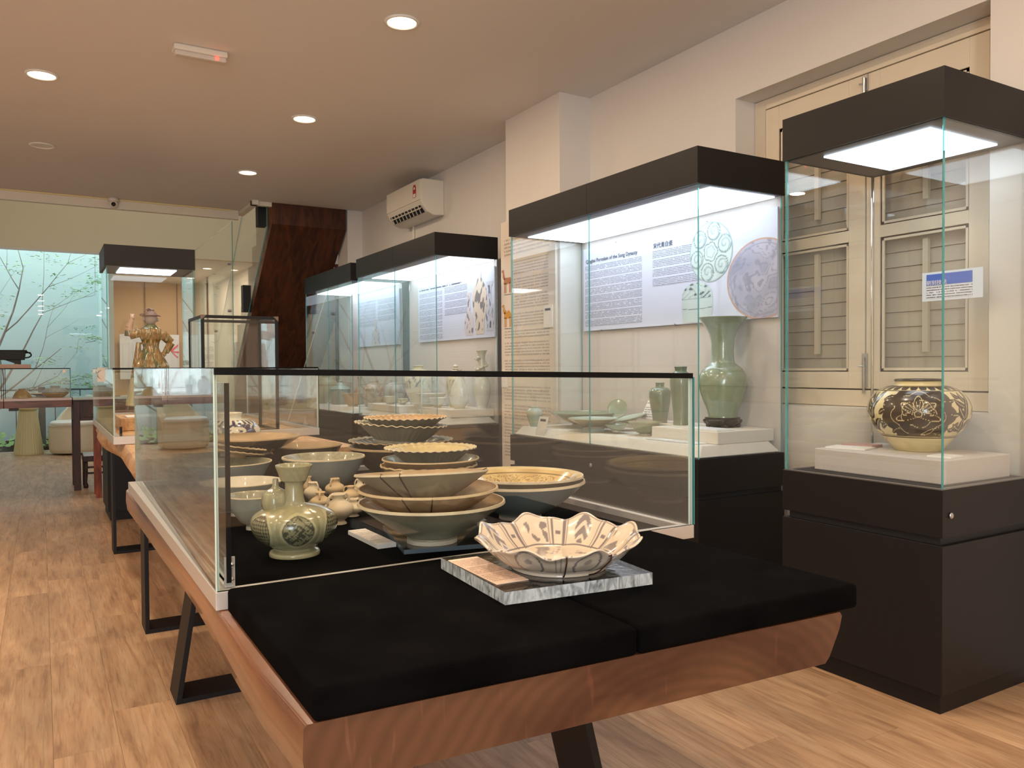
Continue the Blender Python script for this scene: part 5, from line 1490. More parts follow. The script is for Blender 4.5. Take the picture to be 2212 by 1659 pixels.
def brush(base, ink, seed, lo=0.25, band=None, sx=5, sz=30):
    def f(TH, R_, Z, S):
        w_ = snoise(TH * sx, Z * sz, seed); k = (w_ > 0.42) | (np.abs(w_ + 0.35) < 0.05)
        if band: k &= (Z > band[0]) & (Z < band[1])
        if band: k |= (np.abs(Z - band[0]) < 0.0025) | (np.abs(Z - band[1]) < 0.0025)
        return mixc(base, ink, k * 0.9)
    return f
G_CREAMJ = C3_(204, 196, 156); G_INKJ = C3_(62, 62, 58)
# dragon-necked vase
dv = thing('dragon_vase', 'tall pale vase with a dragon coiled round its neck, near end of its showcase', 'vase', (2.945, 5.430, 0.8905), 0, gj)
M().lathe(cat_spline([(0, .003), (.036, .002), (.04, 0), (.042, .02), (.060, .08), (.068, .15), (.060, .21), (.040, .25), (.030, .275), (.026, .32), (.0255, .39), (.032, .425), (.042, .445), (.043, .452), (.034, .45), (.02, .42)], 4), 48).build('body', G_WHITE, dv, smooth=True)
pts = [((.034 + .008 * math.sin(t * 5)) * math.cos(t), (.034 + .008 * math.sin(t * 5)) * math.sin(t), .262 + .013 * t) for t in [i * .25 for i in range(40)]]
rd = [.010 * (0.4 + 0.6 * math.sin(PI * min(1, (i + 2) / 44))) for i in range(40)]
dg = M().tube(pts, rd, 8)
for i in range(0, 40, 3):
    p = pts[i]; dg.ell((p[0] * 1.35, p[1] * 1.35, p[2] + .008), .006, .006, .010, 8, 6)
dg.ell((pts[-1][0] * 1.3, pts[-1][1] * 1.3, pts[-1][2] + .004), .018, .014, .012, 12, 8)
dg.build('coiled_dragon', G_WHITE, dv, smooth=True)
for k in range(9):
    a = k * 2 * PI / 9
    dg2 = M().ell((.044 * math.cos(a), .044 * math.sin(a), .256), .011, .011, .016, 8, 6).build('petal', G_WHITE, dv, smooth=True)
lj = thing('lidded_jar', 'cream lidded jar with a knobbed pagoda lid, behind the pear-shaped vase', 'jar', (2.875, 5.745, 0.8905), 0, gj)
painted('', None, [(0, .003), (.042, .002), (.045, 0), (.055, .05), (.072, .14), (.076, .20), (.066, .245), (.045, .262), (.040, .268), (.03, .26)], brush(G_CREAMJ, C3_(120, 92, 66), 71, band=(.09, .22)), seg=120, sub=6, parent=lj)
M().lathe(cat_spline([(0, .30), (.030, .298), (.056, .272), (.055, .266), (0, .266)][::-1], 3) + cat_spline([(0.02, .302), (.026, .307), (.026, .313), (.016, .318), (.022, .327), (.020, .333), (.008, .342), (0, .345)], 3), 40).build('lid', G_CREAM, lj, smooth=True)
vessel('pear-shaped pale green-white vase in front on the near white step', (2.800, 5.530, 0.8905), [(0, .003), (.038, .002), (.041, 0), (.042, .012), (.066, .045), (.078, .09), (.070, .14), (.046, .20), (.024, .245), (.017, .275), (.019, .295), (.024, .302), (.02, .301), (.012, .28)], G_WHITE, 'pear_vase', 'vase', gj, rf=lambda th, r, z: r * (1 + .012 * math.cos(12 * th)))
painted('large cream jar with black brushed leaves, behind the bowls', (2.86, 6.44, 0.8905), [(0, .003), (.070, .002), (.074, 0), (.078, .03), (.110, .10), (.138, .185), (.138, .235), (.110, .285), (.06, .305), (.042, .312), (.040, .33), (.048, .338), (.04, .34), (.03, .32)],
        brush(G_CREAMJ, G_INKJ, 73, band=(.15, .29), sx=7, sz=42), 'painted_jar', 'jar', gj, seg=200, sub=8)
M().lathe([(0, 0), (.03, 0), (.034, .006), (.02, .012), (0, .014)], 24)
bowl('wide yellowish-cream bowl raised among the jars behind the small conical bowls', (2.83, 6.12, 0.912), 0.128, 0.078, 0.045, G_YEL, G_CREAM, group=gj, p=0.6)
tag(M().cbox(2.83, 6.12, 0.8305, 0.1, 0.1, 0.0805).build('acrylic_stand', EDGE_PALE), 'clear block raising the wide cream bowl', 'stand')
bowl('cream bowl beside the pear-shaped vase', (2.735, 5.79, 0.8905), 0.072, 0.075, 0.028, G_WHITE, G_WHITE, group=gj, p=0.5)
bowl('conical cream bowl standing between the two white steps', (2.730, 6.063, 0.8305), 0.084, 0.085, 0.026, G_WHITE, G_CREAM, group=gj, p=0.75)
painted('tiny cream cup with a black swirl on the far white step', (2.70, 6.42, 0.8905), [(0, .003), (.020, .002), (.022, 0), (.024, .006), (.043, .022), (.046, .045), (.045, .052), (.042, .05), (.03, .012)], brush(G_CREAMJ, G_INKJ, 75, sx=3, sz=60, band=(.012, .044)), 'small_cup', 'cup', gj, seg=120, sub=6)
bowl('small plain white cup on the far white step', (2.633, 6.55, 0.8905), 0.055, 0.070, 0.03, G_WHITE, G_WHITE, 'cup', 'cup', gj, p=0.3)
vessel('domed grey-white ribbed jar behind the white cup', (2.775, 6.80, 0.8905), [(0, .003), (.050, .002), (.055, 0), (.085, .04), (.098, .09), (.088, .14), (.055, .175), (.034, .185), (.032, .20), (.036, .208), (.03, .207), (.02, .19)], mat('grey-white ribbed glaze', rgb(190, 192, 184), 0.3, noise=0.4, nscale=12, stretch=(2, 2, .5), col2=rgb(120, 124, 122)), 'ribbed_jar', 'jar', gj, rf=lambda th, r, z: r * (1 + .02 * math.cos(22 * th)))
# farthest showcase
PDx = 3.034
pd_ = thing('poster', 'lilac poster with a brown-necked bottle, in the farthest wall showcase', 'poster', (3.04, 7.9, 1.45))
wb(M().box(PDx, PDx + 0.010, 7.28, 8.47, 1.445, 1.99), 'poster_board', POSTER, pd_)
shift(quad('english_text', T_EN, pd_, (PDx - 0.0012, 8.42, 1.66), (0, -1, 0), (0, 0, 1), 0.5, 0.27))
shift(quad('chinese_text', T_CN, pd_, (PDx - 0.0012, 7.86, 1.70), (0, -1, 0), (0, 0, 1), 0.5, 0.22))
grid_pic('bottle_picture', pd_, 7.78, 8.06, 1.446, 1.72, PDx - 0.0014, vpic(67, C3_(206, 198, 200), C3_(150, 140, 150), 0.5), shape=lambda v: 0.95 - 0.5 * v if v < 0.6 else (0.25 if v < 0.85 else 0.25 + (v - 0.85) * 2))
tag(M().tbox(2.556, 3.046, 7.27, 8.77, 0.7795, 0.830, 0.045, 0.03).build('riser', LINEN_WHITE, bevel=0.003), 'low white linen platform in the farthest wall showcase', 'plinth')
gk = 'jars in the farthest wall showcase'
painted('squat pinkish-brown jar with a shouldered body at the near end of the farthest showcase', (2.925, 7.72, 0.8305), [(0, .003), (.065, .002), (.07, 0), (.09, .05), (.105, .12), (.100, .17), (.07, .21), (.045, .222), (.044, .24), (.052, .252), (.045, .25), (.03, .22)], brush(C3_(206, 184, 160), C3_(150, 106, 88), 77, band=(.1, .2)), 'painted_jar', 'jar', gk, seg=120)
vessel('tan wide-necked jar in front of the pinkish jar', (2.80, 7.49, 0.8305), [(0, .003), (.042, .002), (.045, 0), (.06, .05), (.068, .09), (.06, .13), (.044, .15), (.046, .172), (.05, .176), (.042, .175), (.036, .15)], G_OCHRE, 'jar', 'jar', gk)
vessel('slim-necked brown and cream bottle behind the orange bowl', (2.89, 8.03, 0.8305), [(0, .003), (.038, .002), (.042, 0), (.058, .05), (.066, .10), (.055, .15), (.03, .18), (.019, .20), (.018, .26), (.026, .285), (.029, .29), (.02, .288), (.014, .26)], glaze('brown and cream glaze', rgb(176, 150, 118), rgb(120, 78, 56), 0.3, 0.3, 14), 'bottle_vase', 'bottle', gk)
bowl('orange-brown bowl on the platform behind the far front glass', (2.665, 7.60, 0.8305), 0.098, 0.128, 0.05, G_ORANGE, G_OCHRE, group=gk, p=0.45)
gr = thing('lidded_jar', 'blue-green lidded jar with a pointed lid in the farthest showcase', 'jar', (2.735, 8.20, 0.8305), 0, gk)
M().lathe(cat_spline([(0, .003), (.085, .002), (.09, 0), (.096, .06), (.104, .13), (.108, .155), (.10, .158), (0, .158)], 3), 12).build('body', mat('blue-green glaze', rgb(96, 126, 122), 0.25, noise=0.3, nscale=14, coat=.3), gr, smooth=True, angle=0.6)
M().lathe(cat_spline([(0, .160), (.108, .160), (.104, .170), (.06, .205), (.025, .228), (.016, .234), (.022, .246), (.014, .258), (0, .262)], 3), 40).build('lid', mat('pale green glaze', rgb(150, 172, 158), 0.25, noise=0.3, nscale=14, coat=.3), gr, smooth=True)
vessel('olive domed jar at the far end of the farthest showcase', (2.695, 8.54, 0.8305), [(0, .003), (.09, .002), (.095, 0), (.118, .08), (.124, .16), (.110, .23), (.07, .275), (.045, .285), (.044, .30), (.05, .305), (.04, .303), (.03, .28)], glaze('olive yellow glaze', rgb(164, 158, 112), rgb(120, 114, 84), .3, .4, 8), 'jar', 'jar', gk)
qrcard('white upright information card leaning at the far end of the farthest showcase', (2.59, 8.24, 0.779), 0.0, 0.10, 0.06)

# labels and panels on the wall
sg = thing('label_card', 'white acrylic label with a blue banner and Chinese heading behind the brown painted jar', 'label', (3.186, 1.87, 1.47))
SX = 3.186
wb(M().box(SX, SX + 0.004, 1.747, 1.997, 1.468, 1.587), 'card_stock', mat('frosted acrylic', rgb(214, 226, 236), 0.2), sg)
shift(quad('blue_banner', mat('blue banner', rgb(42, 96, 196), 0.5), sg, (SX - 0.0012, 1.978, 1.532), (0, -1, 0), (0, 0, 1), 0.19, 0.046))
shift(lettering('剔刻技法', PAPER, sg, (SX - 0.0022, 1.977, 1.5345), (0, -1, 0), (0, 0, 1), 0.022))
shift(quad('small_text', text_mat('label small print', rgb(226, 232, 240), rgb(84, 90, 104), 5, 30, seed=8, cjk=True), sg, (SX - 0.0012, 1.978, 1.478), (0, -1, 0), (0, 0, 1), 0.19, 0.05))
pp_ = thing('text_panel', 'tall cream text panel with a horse and a camel picture on the wall pilaster', 'text panel', (2.97, 4.8, 0.3))
PPX = 2.962
PANEL = mat('cream foam panel', rgb(226, 216, 206), 0.7)
wb(M().box(PPX, PPX + 0.02, 4.425, 5.15, 0.25, 2.28), 'panel_board', PANEL, pp_)
TP = lambda s_, r_: text_mat('panel text %d' % s_, rgb(226, 216, 206), rgb(170, 162, 158), r_, 40, seed=s_ * 0.37)
shift(quad('panel_text', TP(1, 6), pp_, (PPX - 0.0012, 5.10, 2.02), (0, -1, 0), (0, 0, 1), 0.60, 0.16))
shift(quad('panel_text', TP(2, 24), pp_, (PPX - 0.0012, 4.97, 1.50), (0, -1, 0), (0, 0, 1), 0.46, 0.50))
shift(quad('panel_text', TP(3, 15), pp_, (PPX - 0.0012, 5.10, 1.16), (0, -1, 0), (0, 0, 1), 0.60, 0.32))
shift(quad('panel_text', TP(4, 24), pp_, (PPX - 0.0012, 5.11, 0.55), (0, -1, 0), (0, 0, 1), 0.62, 0.55))
def animal_pic(parent, X, cx, z0, s, hump, colr, col2):
    m = M()
    def blob(pts):
        o = len(m.v)
        for (a, b) in pts: m.v.append((X, cx - a * s, z0 + b * s))
        m.f.append(tuple(range(o, o + len(pts)))); m.m.append(0)
    blob([(-.26, .34), (-.1, .33), (.12, .34), (.24, .36), (.27, .47), (.20, .56), (.05, .55 + .10 * hump), (-.05, .56 - .0 * hump), (-.14, .56 + .10 * hump), (-.24, .54)])
    blob([(-.26, .5), (-.16, .52), (-.22, .70), (-.26, .86), (-.40, .84), (-.42, .78), (-.32, .74), (-.34, .6)])
    for lx in (-.23, -.14, .12, .21):
        blob([(lx, .02), (lx + .05, .02), (lx + .05, .38), (lx, .38)])
    wb(m, 'animal_picture', colr, parent)
BRN = mat('printed chestnut', rgb(176, 116, 66), .6); YLW = mat('printed amber', rgb(206, 150, 64), .6)
animal_pic(pp_, PPX - 0.0014, 5.055, 1.75, 0.21, 0, BRN, BRN)
animal_pic(pp_, PPX - 0.0014, 5.055, 1.50, 0.20, 1, YLW, YLW)
wb(M().box(PPX - 0.003, PPX - 0.0005, 5.0, 5.10, 1.742, 1.745).box(PPX - 0.003, PPX - 0.0005, 5.0, 5.10, 1.492, 1.495), 'caption_rule', LIGHTINK, pp_)
t = thing('label_card', 'small white label on the right edge of the tall cream text panel', 'label', (PPX - 0.002, 4.50, 1.48), 0, 'small labels on the text panel')
wb(M().box(PPX - 0.008, PPX - 0.0005, 4.455, 4.56, 1.475, 1.625), 'card_stock', PAPER, t)
wb(M().box(PPX - 0.0095, PPX - 0.008, 4.475, 4.54, 1.59, 1.605), 'dark_heading', INK, t)
t = thing('label_card', 'small white label on the left edge of the tall cream text panel, below eye level', 'label', (PPX - 0.002, 5.1, 1.1), 0, 'small labels on the text panel')
wb(M().box(PPX - 0.008, PPX - 0.0005, 5.06, 5.14, 1.06, 1.18), 'card_stock', PAPER, t)

# ------------------------------------------------------------------ left showcase: the glazed pottery figure, seen from behind
tag(M().box(0.53, 1.04, 7.17, 7.62, 0.7795, 0.84).build('linen_riser', LINEN_WHITE, bevel=0.004), 'white linen block under the glazed pottery figure', 'plinth')
def figure():
    t = thing('pottery_figure', 'amber and green glazed pottery dancer with one arm raised, in the slim showcase', 'figurine', (0.81, 7.40, 0.8405))
    def tap(m, p, q, r0, r1, n=8, fl=1.0):
        p = Vector(p); q = Vector(q)
        m.tube([p.lerp(q, i / n) for i in range(n + 1)], [r0 + (r1 - r0) * i / n for i in range(n + 1)], 14)
    b = M()
    # robe skirt, waist, torso
    b.lathe(cat_spline([(0, .30), (.09, .31), (.128, .375), (.132, .40), (.115, .44), (.088, .49), (.066, .54), (.062, .565), (.072, .61), (.092, .66), (.098, .69), (.075, .72), (.04, .735), (.0, .74)], 4), 40, 0, lambda th, r, z: r * (1 + (0.05 * math.cos(9 * th) if z < .5 else 0)), center=(0, 0, 0))
    for i in range(len(b.v)):
        x, y, z = b.v[i]; b.v[i] = (x - 0.02 * (z - .55), y * 0.66, z)
    # legs and boots on a rocky base
    tap(b, (-.055, 0, .36), (-.065, .0, .08), .052, .036); tap(b, (.055, 0, .36), (.07, .02, .08), .052, .036)
    b.ell((-.068, .03, .055), .038, .07, .035); b.ell((.072, .05, .055), .038, .07, .035)
    b.lathe([(0, 0), (.15, 0), (.145, .03), (.12, .045), (0, .05)], 20, 0, lambda th, r, z: r * (1 + .08 * math.cos(5 * th)))
    # long falling sleeve on the left
    tap(b, (-.095, 0, .60), (-.12, .02, .30), .02, .040); tap(b, (-.12, .02, .30), (-.15, .02, .06), .040, .055)
    # arms
    tap(b, (-.085, 0, .685), (-.165, 0, .655), .040, .036); tap(b, (-.165, 0, .655), (-.170, -.01, .72), .040, .030); tap(b, (-.170, -.01, .72), (-.145, -.01, .785), .030, .020)
    b.ell((-.143, -.01, .805), .022, .018, .022)
    for k in range(4): tap(b, (-.155 + k * .008, -.012, .815), (-.160 + k * .011, -.012, .838), .005, .004, 3)
    tap(b, (.085, 0, .675), (.16, .0, .60), .042, .034); tap(b, (.16, 0, .60), (.115, .01, .515), .034, .026); b.ell((.10, .01, .50), .022, .02, .024)
    # collar, neck
    b.lathe([(0, .72), (.050, .722), (.046, .745), (.034, .757), (.0, .76)], 20)
    ob = b.build('robed_body', vcol('three colour glaze', 0.18, 0.6), t)
    rm = ob.modifiers.new('remesh', 'REMESH'); rm.mode = 'VOXEL'; rm.voxel_size = 0.0055; rm.use_smooth_shade = True
    # bake the remesh so that colours can be painted per vertex
    bpy.context.view_layer.update()
    dg_ = bpy.context.evaluated_depsgraph_get()
    me = bpy.data.meshes.new_from_object(ob.evaluated_get(dg_))
    ob.modifiers.clear(); ob.data = me
    n = len(me.vertices); co_ = np.empty(n * 3); me.vertices.foreach_get('co', co_); co_ = co_.reshape(-1, 3)
    g, a, cr_, fl_ = C3_(84, 92, 50), C3_(150, 106, 44), C3_(206, 192, 146), C3_(196, 156, 128)
    w1 = snoise(co_[:, 0] * 110, co_[:, 2] * 26 + 3, 81); w2 = snoise(co_[:, 0] * 75 + co_[:, 1] * 40, co_[:, 2] * 34, 83) * 1.3
    c = mixc(a, cr_, np.clip(w1 * .9, 0, 1)); c = c * (1 - np.clip(w2, 0, 1)[:, None]) + g[None, :] * np.clip(w2, 0, 1)[:, None]
    c = np.where((co_[:, 2] > .715)[:, None] & (np.abs(co_[:, 0]) < .07)[:, None], g[None, :] * 1.2, c)
    pale = (co_[:, 2] < .30); c = np.where(pale[:, None], (cr_ * .8 + g * .2)[None, :], c)
    arm = (co_[:, 0] < -.12) & (co_[:, 2] > .70); c = np.where(arm[:, None], fl_[None, :], c)
    ca = me.color_attributes.new('Col', 'FLOAT_COLOR', 'POINT'); arr = np.ones((n, 4), dtype=np.float32); arr[:, :3] = c; ca.data.foreach_set('color', arr.ravel())
    clay = mat('grey-pink clay', rgb(176, 158, 150), .6, noise=.15, nscale=20)
    h = M().ell((-.0, .0, .80), .048, .050, .058, 20, 14).tube([(0, 0, .74), (0, 0, .775)], .030, 14)
    h.ell((-.052, 0, .795), .010, .014, .02, 8, 6).ell((.052, 0, .795), .010, .014, .02, 8, 6).ell((0, .05, .79), .012, .016, .012, 8, 6)
    h.build('head', clay, t, smooth=True)
    cap = M().lathe([(0, .822), (.062, .822), (.066, .828), (.050, .836), (.044, .85), (.03, .865), (.0, .870)], 24)
    cap.ell((.0, 0, .872), .030, .026, .018, 14, 8)
    cap.tube([(.0, -.02, .875), (-.02, -.03, .888), (-.045, -.03, .872), (-.05, -.03, .85)], [.006, .007, .005, .003], 8)
    cap.tube([(-.045, -.02, .84), (-.075, -.02, .842), (-.085, -.02, .83), (-.06, -.02, .82)], [.005, .006, .005, .004], 8)
    cap.tube([(.03, -.02, .835), (.07, -.02, .826), (.075, -.02, .82)], [.006, .005, .003], 8)
    cap.build('hat', mat('brown clay hat', rgb(128, 96, 82), .6), t, smooth=True)
figure()

# ------------------------------------------------------------------ staircase
sx0, sx1 = 2.20, 3.03
stt = thing('staircase', 'brown boarded staircase with glass balustrade rising to the upper floor beside the wall', 'staircase', (2.6, 9.5, 0))
st_ = M()
tan = 0.9
poly = [(8.93, 3.31), (8.845, 3.31), (8.845, 2.80)]
poly += [(8.845 + (2.80 - 0.02) / tan, 0.02)]
nst = 15; y_ = 8.80 + 2.80 / tan + 0.32; z_ = 0.02
poly.append((y_, z_))
dz = 3.31 / nst; dy = (y_ - 8.93) / nst
for i in range(nst):
    z_ += dz; poly.append((y_, z_)); y_ -= dy; poly.append((y_, z_))
st_.prism(poly, 'x', sx0, sx1)
n = len(poly)
st_.m[0] = 1; st_.m[1] = 1
wb(st_, 'flight', [STAIRWOOD, STAIRSIDE], stt)
wb(M().box(sx1 + 0.001, 3.234, 9.205, 9.26, 0.0, 2.45).prism([(9.205, 2.44), (9.26, 2.39), (11.9, 0.01), (11.8, 0.01)], 'x', sx1 + 0.001, 3.234), 'wall_infill', STAIRWOOD, stt)
wb(M().box(2.10, 2.196, 9.05, 9.17, 2.80, 3.10).box(2.10, 2.196, 9.86, 9.97, 1.90, 2.22), 'balustrade_bracket', BLACK_METAL, stt)
gp = [(8.86, 2.76), (8.86, 3.55), (9.60, 3.55), (11.9, 1.45), (11.9, 0.15), (11.7, 0.15)]
wb(M().prism(gp, 'x', 2.145, 2.155, 0, 1), 'glass_panel', [GLASS, EDGE], stt)
gp2 = [(9.56, 2.94), (9.56, 4.1), (13.8, 4.1), (13.8, 3.32)]
vb = thing('glass_balustrade', 'upright glass balustrade pane at the edge of the ceiling opening, left of the stairs', 'balustrade', (1.99, 9.2, CZ))
wb(M().pane(1.915, 1.925, 9.55, 12.2, 0.4, 2.915), 'glass_panel', [GLASS, EDGE], vb)
for (yy, zz) in ((9.75, 2.45), (9.75, 1.9), (10.6, 1.7), (11.5, 1.35)):
    wb(M().tube([(1.90, yy, zz), (1.94, yy, zz)], 0.018, 12), 'glass_stud', STEEL, vb)

# reddish posts and rear panels built in place of mirrored posters
def banner(label, x0, x1, y, z0, z1, chars=None, grp='white panels standing in for mirrored shopfront notices'):
    t = thing('mirrored_notice_panel', label, 'notice', ((x0 + x1) / 2, y, z0), 0, grp)
    wb(M().box(x0, x1, y, y + 0.012, z0, z1), 'panel_board', mat('pale blue-white board', rgb(214, 224, 242), .5), t)
    return t
t = banner('wide white panel standing in for mirrored shopfront posters, behind the pottery figure', 1.38, 2.50, 17.9, 1.03, 1.945)
wb(M().prism([(2.32, 1.62), (2.48, 1.75), (2.47, 1.70), (2.36, 1.60), (2.49, 1.60), (2.49, 1.565), (2.36, 1.585), (2.48, 1.48), (2.46, 1.46)], 'y', 17.888, 17.8985), 'pink_ribbon_print', mat('pink print', rgb(226, 90, 120), .5), t)
t = banner('narrow panel standing in for a mirrored Chinese notice, seen through the black framed glass box', 2.86, 3.15, 17.6, 1.03, 1.95)
for i, chs in enumerate(('大马', '陶瓷', '工艺')):
    shift(lettering(chs, INK, t, (2.90, 17.599, 1.60 - i * 0.16), (1, 0, 0), (0, 0, 1), 0.12))

# ------------------------------------------------------------------ far-left furniture
def armchair(loc, rz, lb):
    t = thing('armchair', lb, 'armchair', loc, rz, 'cream tub armchairs by the garden glass')
    L_ = mat('cream leather', rgb(226, 218, 194), .35, noise=.05, nscale=5)
    M().lathe(cat_spline([(0, .02), (.30, .02), (.345, .05), (.36, .10), (.365, .28), (.36, .40), (.34, .42), (0, .42)], 3), 48).build('base', L_, t, smooth=True)
    M().lathe(cat_spline([(0, .421), (.30, .421), (.335, .43), (.345, .45), (.325, .475), (.25, .485), (0, .488)], 3), 48).build('seat', mat('white leather seat', rgb(240, 238, 232), .35), t, smooth=True)
    bk_ = M(); seg = 40
    rows = []
    for i in range(seg + 1):
        a = math.radians(5 + 170 * i / seg); h = .44 + .40 * math.sin(math.radians(180 * i / seg)) ** 0.9
        ro, ri = .375, .285
        rows.append([(ro * math.cos(a), ro * math.sin(a), .05), (ro * 1.03 * math.cos(a), ro * 1.03 * math.sin(a), h - .03), ((ro + ri) / 2 * math.cos(a), (ro + ri) / 2 * math.sin(a), h), (ri * math.cos(a), ri * math.sin(a), h - .03), (ri * math.cos(a), ri * math.sin(a), .35)])
    for r_ in rows: bk_.v += r_
    for i in range(seg):
        for k in range(4):
            bk_.f.append((i * 5 + k, i * 5 + k + 1, (i + 1) * 5 + k + 1, (i + 1) * 5 + k)); bk_.m.append(0)
    for i in (0, seg): bk_.f.append(tuple(i * 5 + k for k in (range(5) if i else range(4, -1, -1)))); bk_.m.append(0)
    bk_.build('backrest', L_, t, smooth=True, angle=1.2)
armchair((0.44, 13.25, 0), -0.6, 'cream tub armchair with white seat by the garden glass, behind the dark table')
armchair((-0.95, 13.15, 0), -0.6, 'cream tub armchair left of the picture, seen mirrored in the glass case')
dt = thing('ribbed_pedestal', 'cream fluted cone-shaped pedestal by the garden glass', 'pedestal', (-0.17, 13.45, 0))
CRM = mat('cream lacquer', rgb(214, 204, 160), .4)
M().lathe([(0, 0), (.185, 0), (.19, .012), (.185, .03), (.115, .63), (.0, .63)], 192, 0, lambda th, r, z: r * (1 + (.02 * math.cos(32 * th) if .02 < z < .64 else 0))).build('fluted_body', CRM, dt, smooth=True, angle=.9)
M().lathe([(0, .63), (.10, .63), (.125, .655), (.135, .66), (.135, .685), (.0, .69)], 48).build('top_disc', CRM, dt, smooth=True, angle=.6)

at = thing('altar_table', 'dark carved wooden table with a grey glass top, beside the long table at left', 'table', (0.7, 9.35, 0))
for (px, py) in ((0.27, 9.08), (1.14, 9.08), (0.27, 9.56), (1.14, 9.56)):
    wb(M().box(px, px + .062, py, py + .062, 0, .90), 'leg', DARKWOOD, at, bevel=.003)
wb(M().box(.325, 1.14, 9.092, 9.115, .70, .90).box(.355, 1.11, 9.085, 9.092, .735, .865), 'apron', DARKWOOD, at, bevel=.002)
wb(M().box(.275, .30, 9.142, 9.56, .70, .90), 'side_apron', DARKWOOD, at)
wb(M().box(.268, 1.21, 9.07, 9.63, .90, .912), 'top', DARKWOOD, at)
wb(M().box(.27, 1.207, 9.073, 9.627, .9125, .935), 'glass_top', mat('grey-green glass top', rgb(176, 190, 186), .1), at)
so = thing('stool', 'small dark wooden stool with a white seat, under the dark carved table', 'stool', (0.52, 9.36, 0))
wb(M().box(.36, .68, 9.22, 9.50, .325, .345), 'seat', mat('white seat pad', rgb(206, 214, 224), .4), so, bevel=.004)
wb(M().box(.355, .685, 9.215, 9.505, .27, .324), 'apron', DARKWOOD, so, bevel=.003)
for (px, py) in ((.36, 9.22), (.64, 9.22), (.36, 9.46), (.64, 9.46)):
    wb(M().tube([(px + .02, py + .02, .27), (px + .02, py + .02, .15), (px + .016, py + .02, .06), (px + .022, py + .02, .02), (px + .02, py + .02, .0)], [.02, .02, .016, .022, .020], 8), 'leg', DARKWOOD, so, smooth=True)
for zz in (.14, .20):
    wb(M().box(.395, .645, 9.23, 9.25, zz, zz + .02), 'stretcher', DARKWOOD, so)
ws = thing('plant_stand', 'reddish-brown wooden stand behind the slim showcase at left', 'stand', (0.6, 8.6, 0))
RW = wood('red-brown timber', rgb(92, 36, 20), rgb(150, 70, 40), (6, 6, 1.2), 3, .35, .2)
for (px, py) in ((.43, 8.44), (.78, 8.44), (.43, 8.72), (.78, 8.72)):
    wb(M().box(px, px + .05, py, py + .05, 0, .78), 'leg', RW, ws, bevel=.002)
wb(M().box(.42, .84, 8.43, 8.78, .78, .81), 'top', RW, ws)

gt = 'wares in the case by the garden window'
z3 = 0.9355
vessel('amber glazed dome-shaped jar in the far-left case', (-0.165, 9.35, z3), [(0, .003), (.085, .002), (.088, 0), (.078, .03), (.055, .065), (.036, .080), (.030, .083), (.034, .088), (.036, .092), (.028, .091), (.02, .08)], G_AMBER, 'jar', 'jar', gt)
bowl('wide shallow grey dish in the far-left case', (0.02, 9.62, z3), .16, .036, .07, G_BLUE, G_WHITE, cat='dish', name='dish', group=gt, p=.9)
rb = thing('lidded_box', 'flattened brown and grey ribbed lidded box in the far-left case', 'box', (0.19 + .02, 9.42, z3), 0, gt)
rb.location = (0.122, 9.32, z3); rb.scale = (1, 1, 1)
M().lathe(cat_spline([(0, .003), (.07, .002), (.075, 0), (.105, .025), (.118, .047), (0, .047)], 3), 48).build('body', G_AMBER, rb, smooth=True)
M().lathe(cat_spline([(0, .048), (.120, .048), (.108, .068), (.078, .090), (.045, .098), (.043, .104), (.045, .116), (.035, .117), (0, .112)], 3), 96, 0, lambda th, r, z: r * (1 + .03 * math.cos(30 * th) if .05 < z < .095 else 1)).build('lid', G_BLUE, rb, smooth=True)
# seen mirrored in the foreground case
vessel('dark slender vase in the far-left case, outside the picture', (-0.72, 9.4, z3), [(0, .003), (.04, .002), (.045, 0), (.06, .06), (.065, .12), (.04, .17), (.03, .18), (.036, .2), (.03, .2), (.02, .19)], G_BLUE, 'vase', 'vase', gt)
vessel('dark round jar in the far-left case, outside the picture', (-0.95, 9.4, z3), [(0, .003), (.03, .002), (.035, 0), (.05, .04), (.05, .08), (.03, .11), (.0, .115)], G_DARK, 'jar', 'jar', gt)
tp = thing('teapot', 'grey teapot in the far-left case, outside the picture', 'teapot', (-1.25, 9.4, z3), 0, gt)
M().lathe(cat_spline([(0, .003), (.05, .002), (.055, 0), (.085, .05), (.08, .09), (.05, .12), (.02, .13), (.012, .15), (0, .155)], 3), 32).build('body', G_BLUE, tp, smooth=True)
M().tube([(.08, 0, .04), (.13, 0, .07), (.15, 0, .11)], [.02, .012, .009], 10).build('spout', G_BLUE, tp, smooth=True)
M().tube([(-.08, 0, .09), (-.13, 0, .09), (-.13, 0, .04), (-.08, 0, .035)], .007, 8).build('handle', G_BLUE, tp, smooth=True)

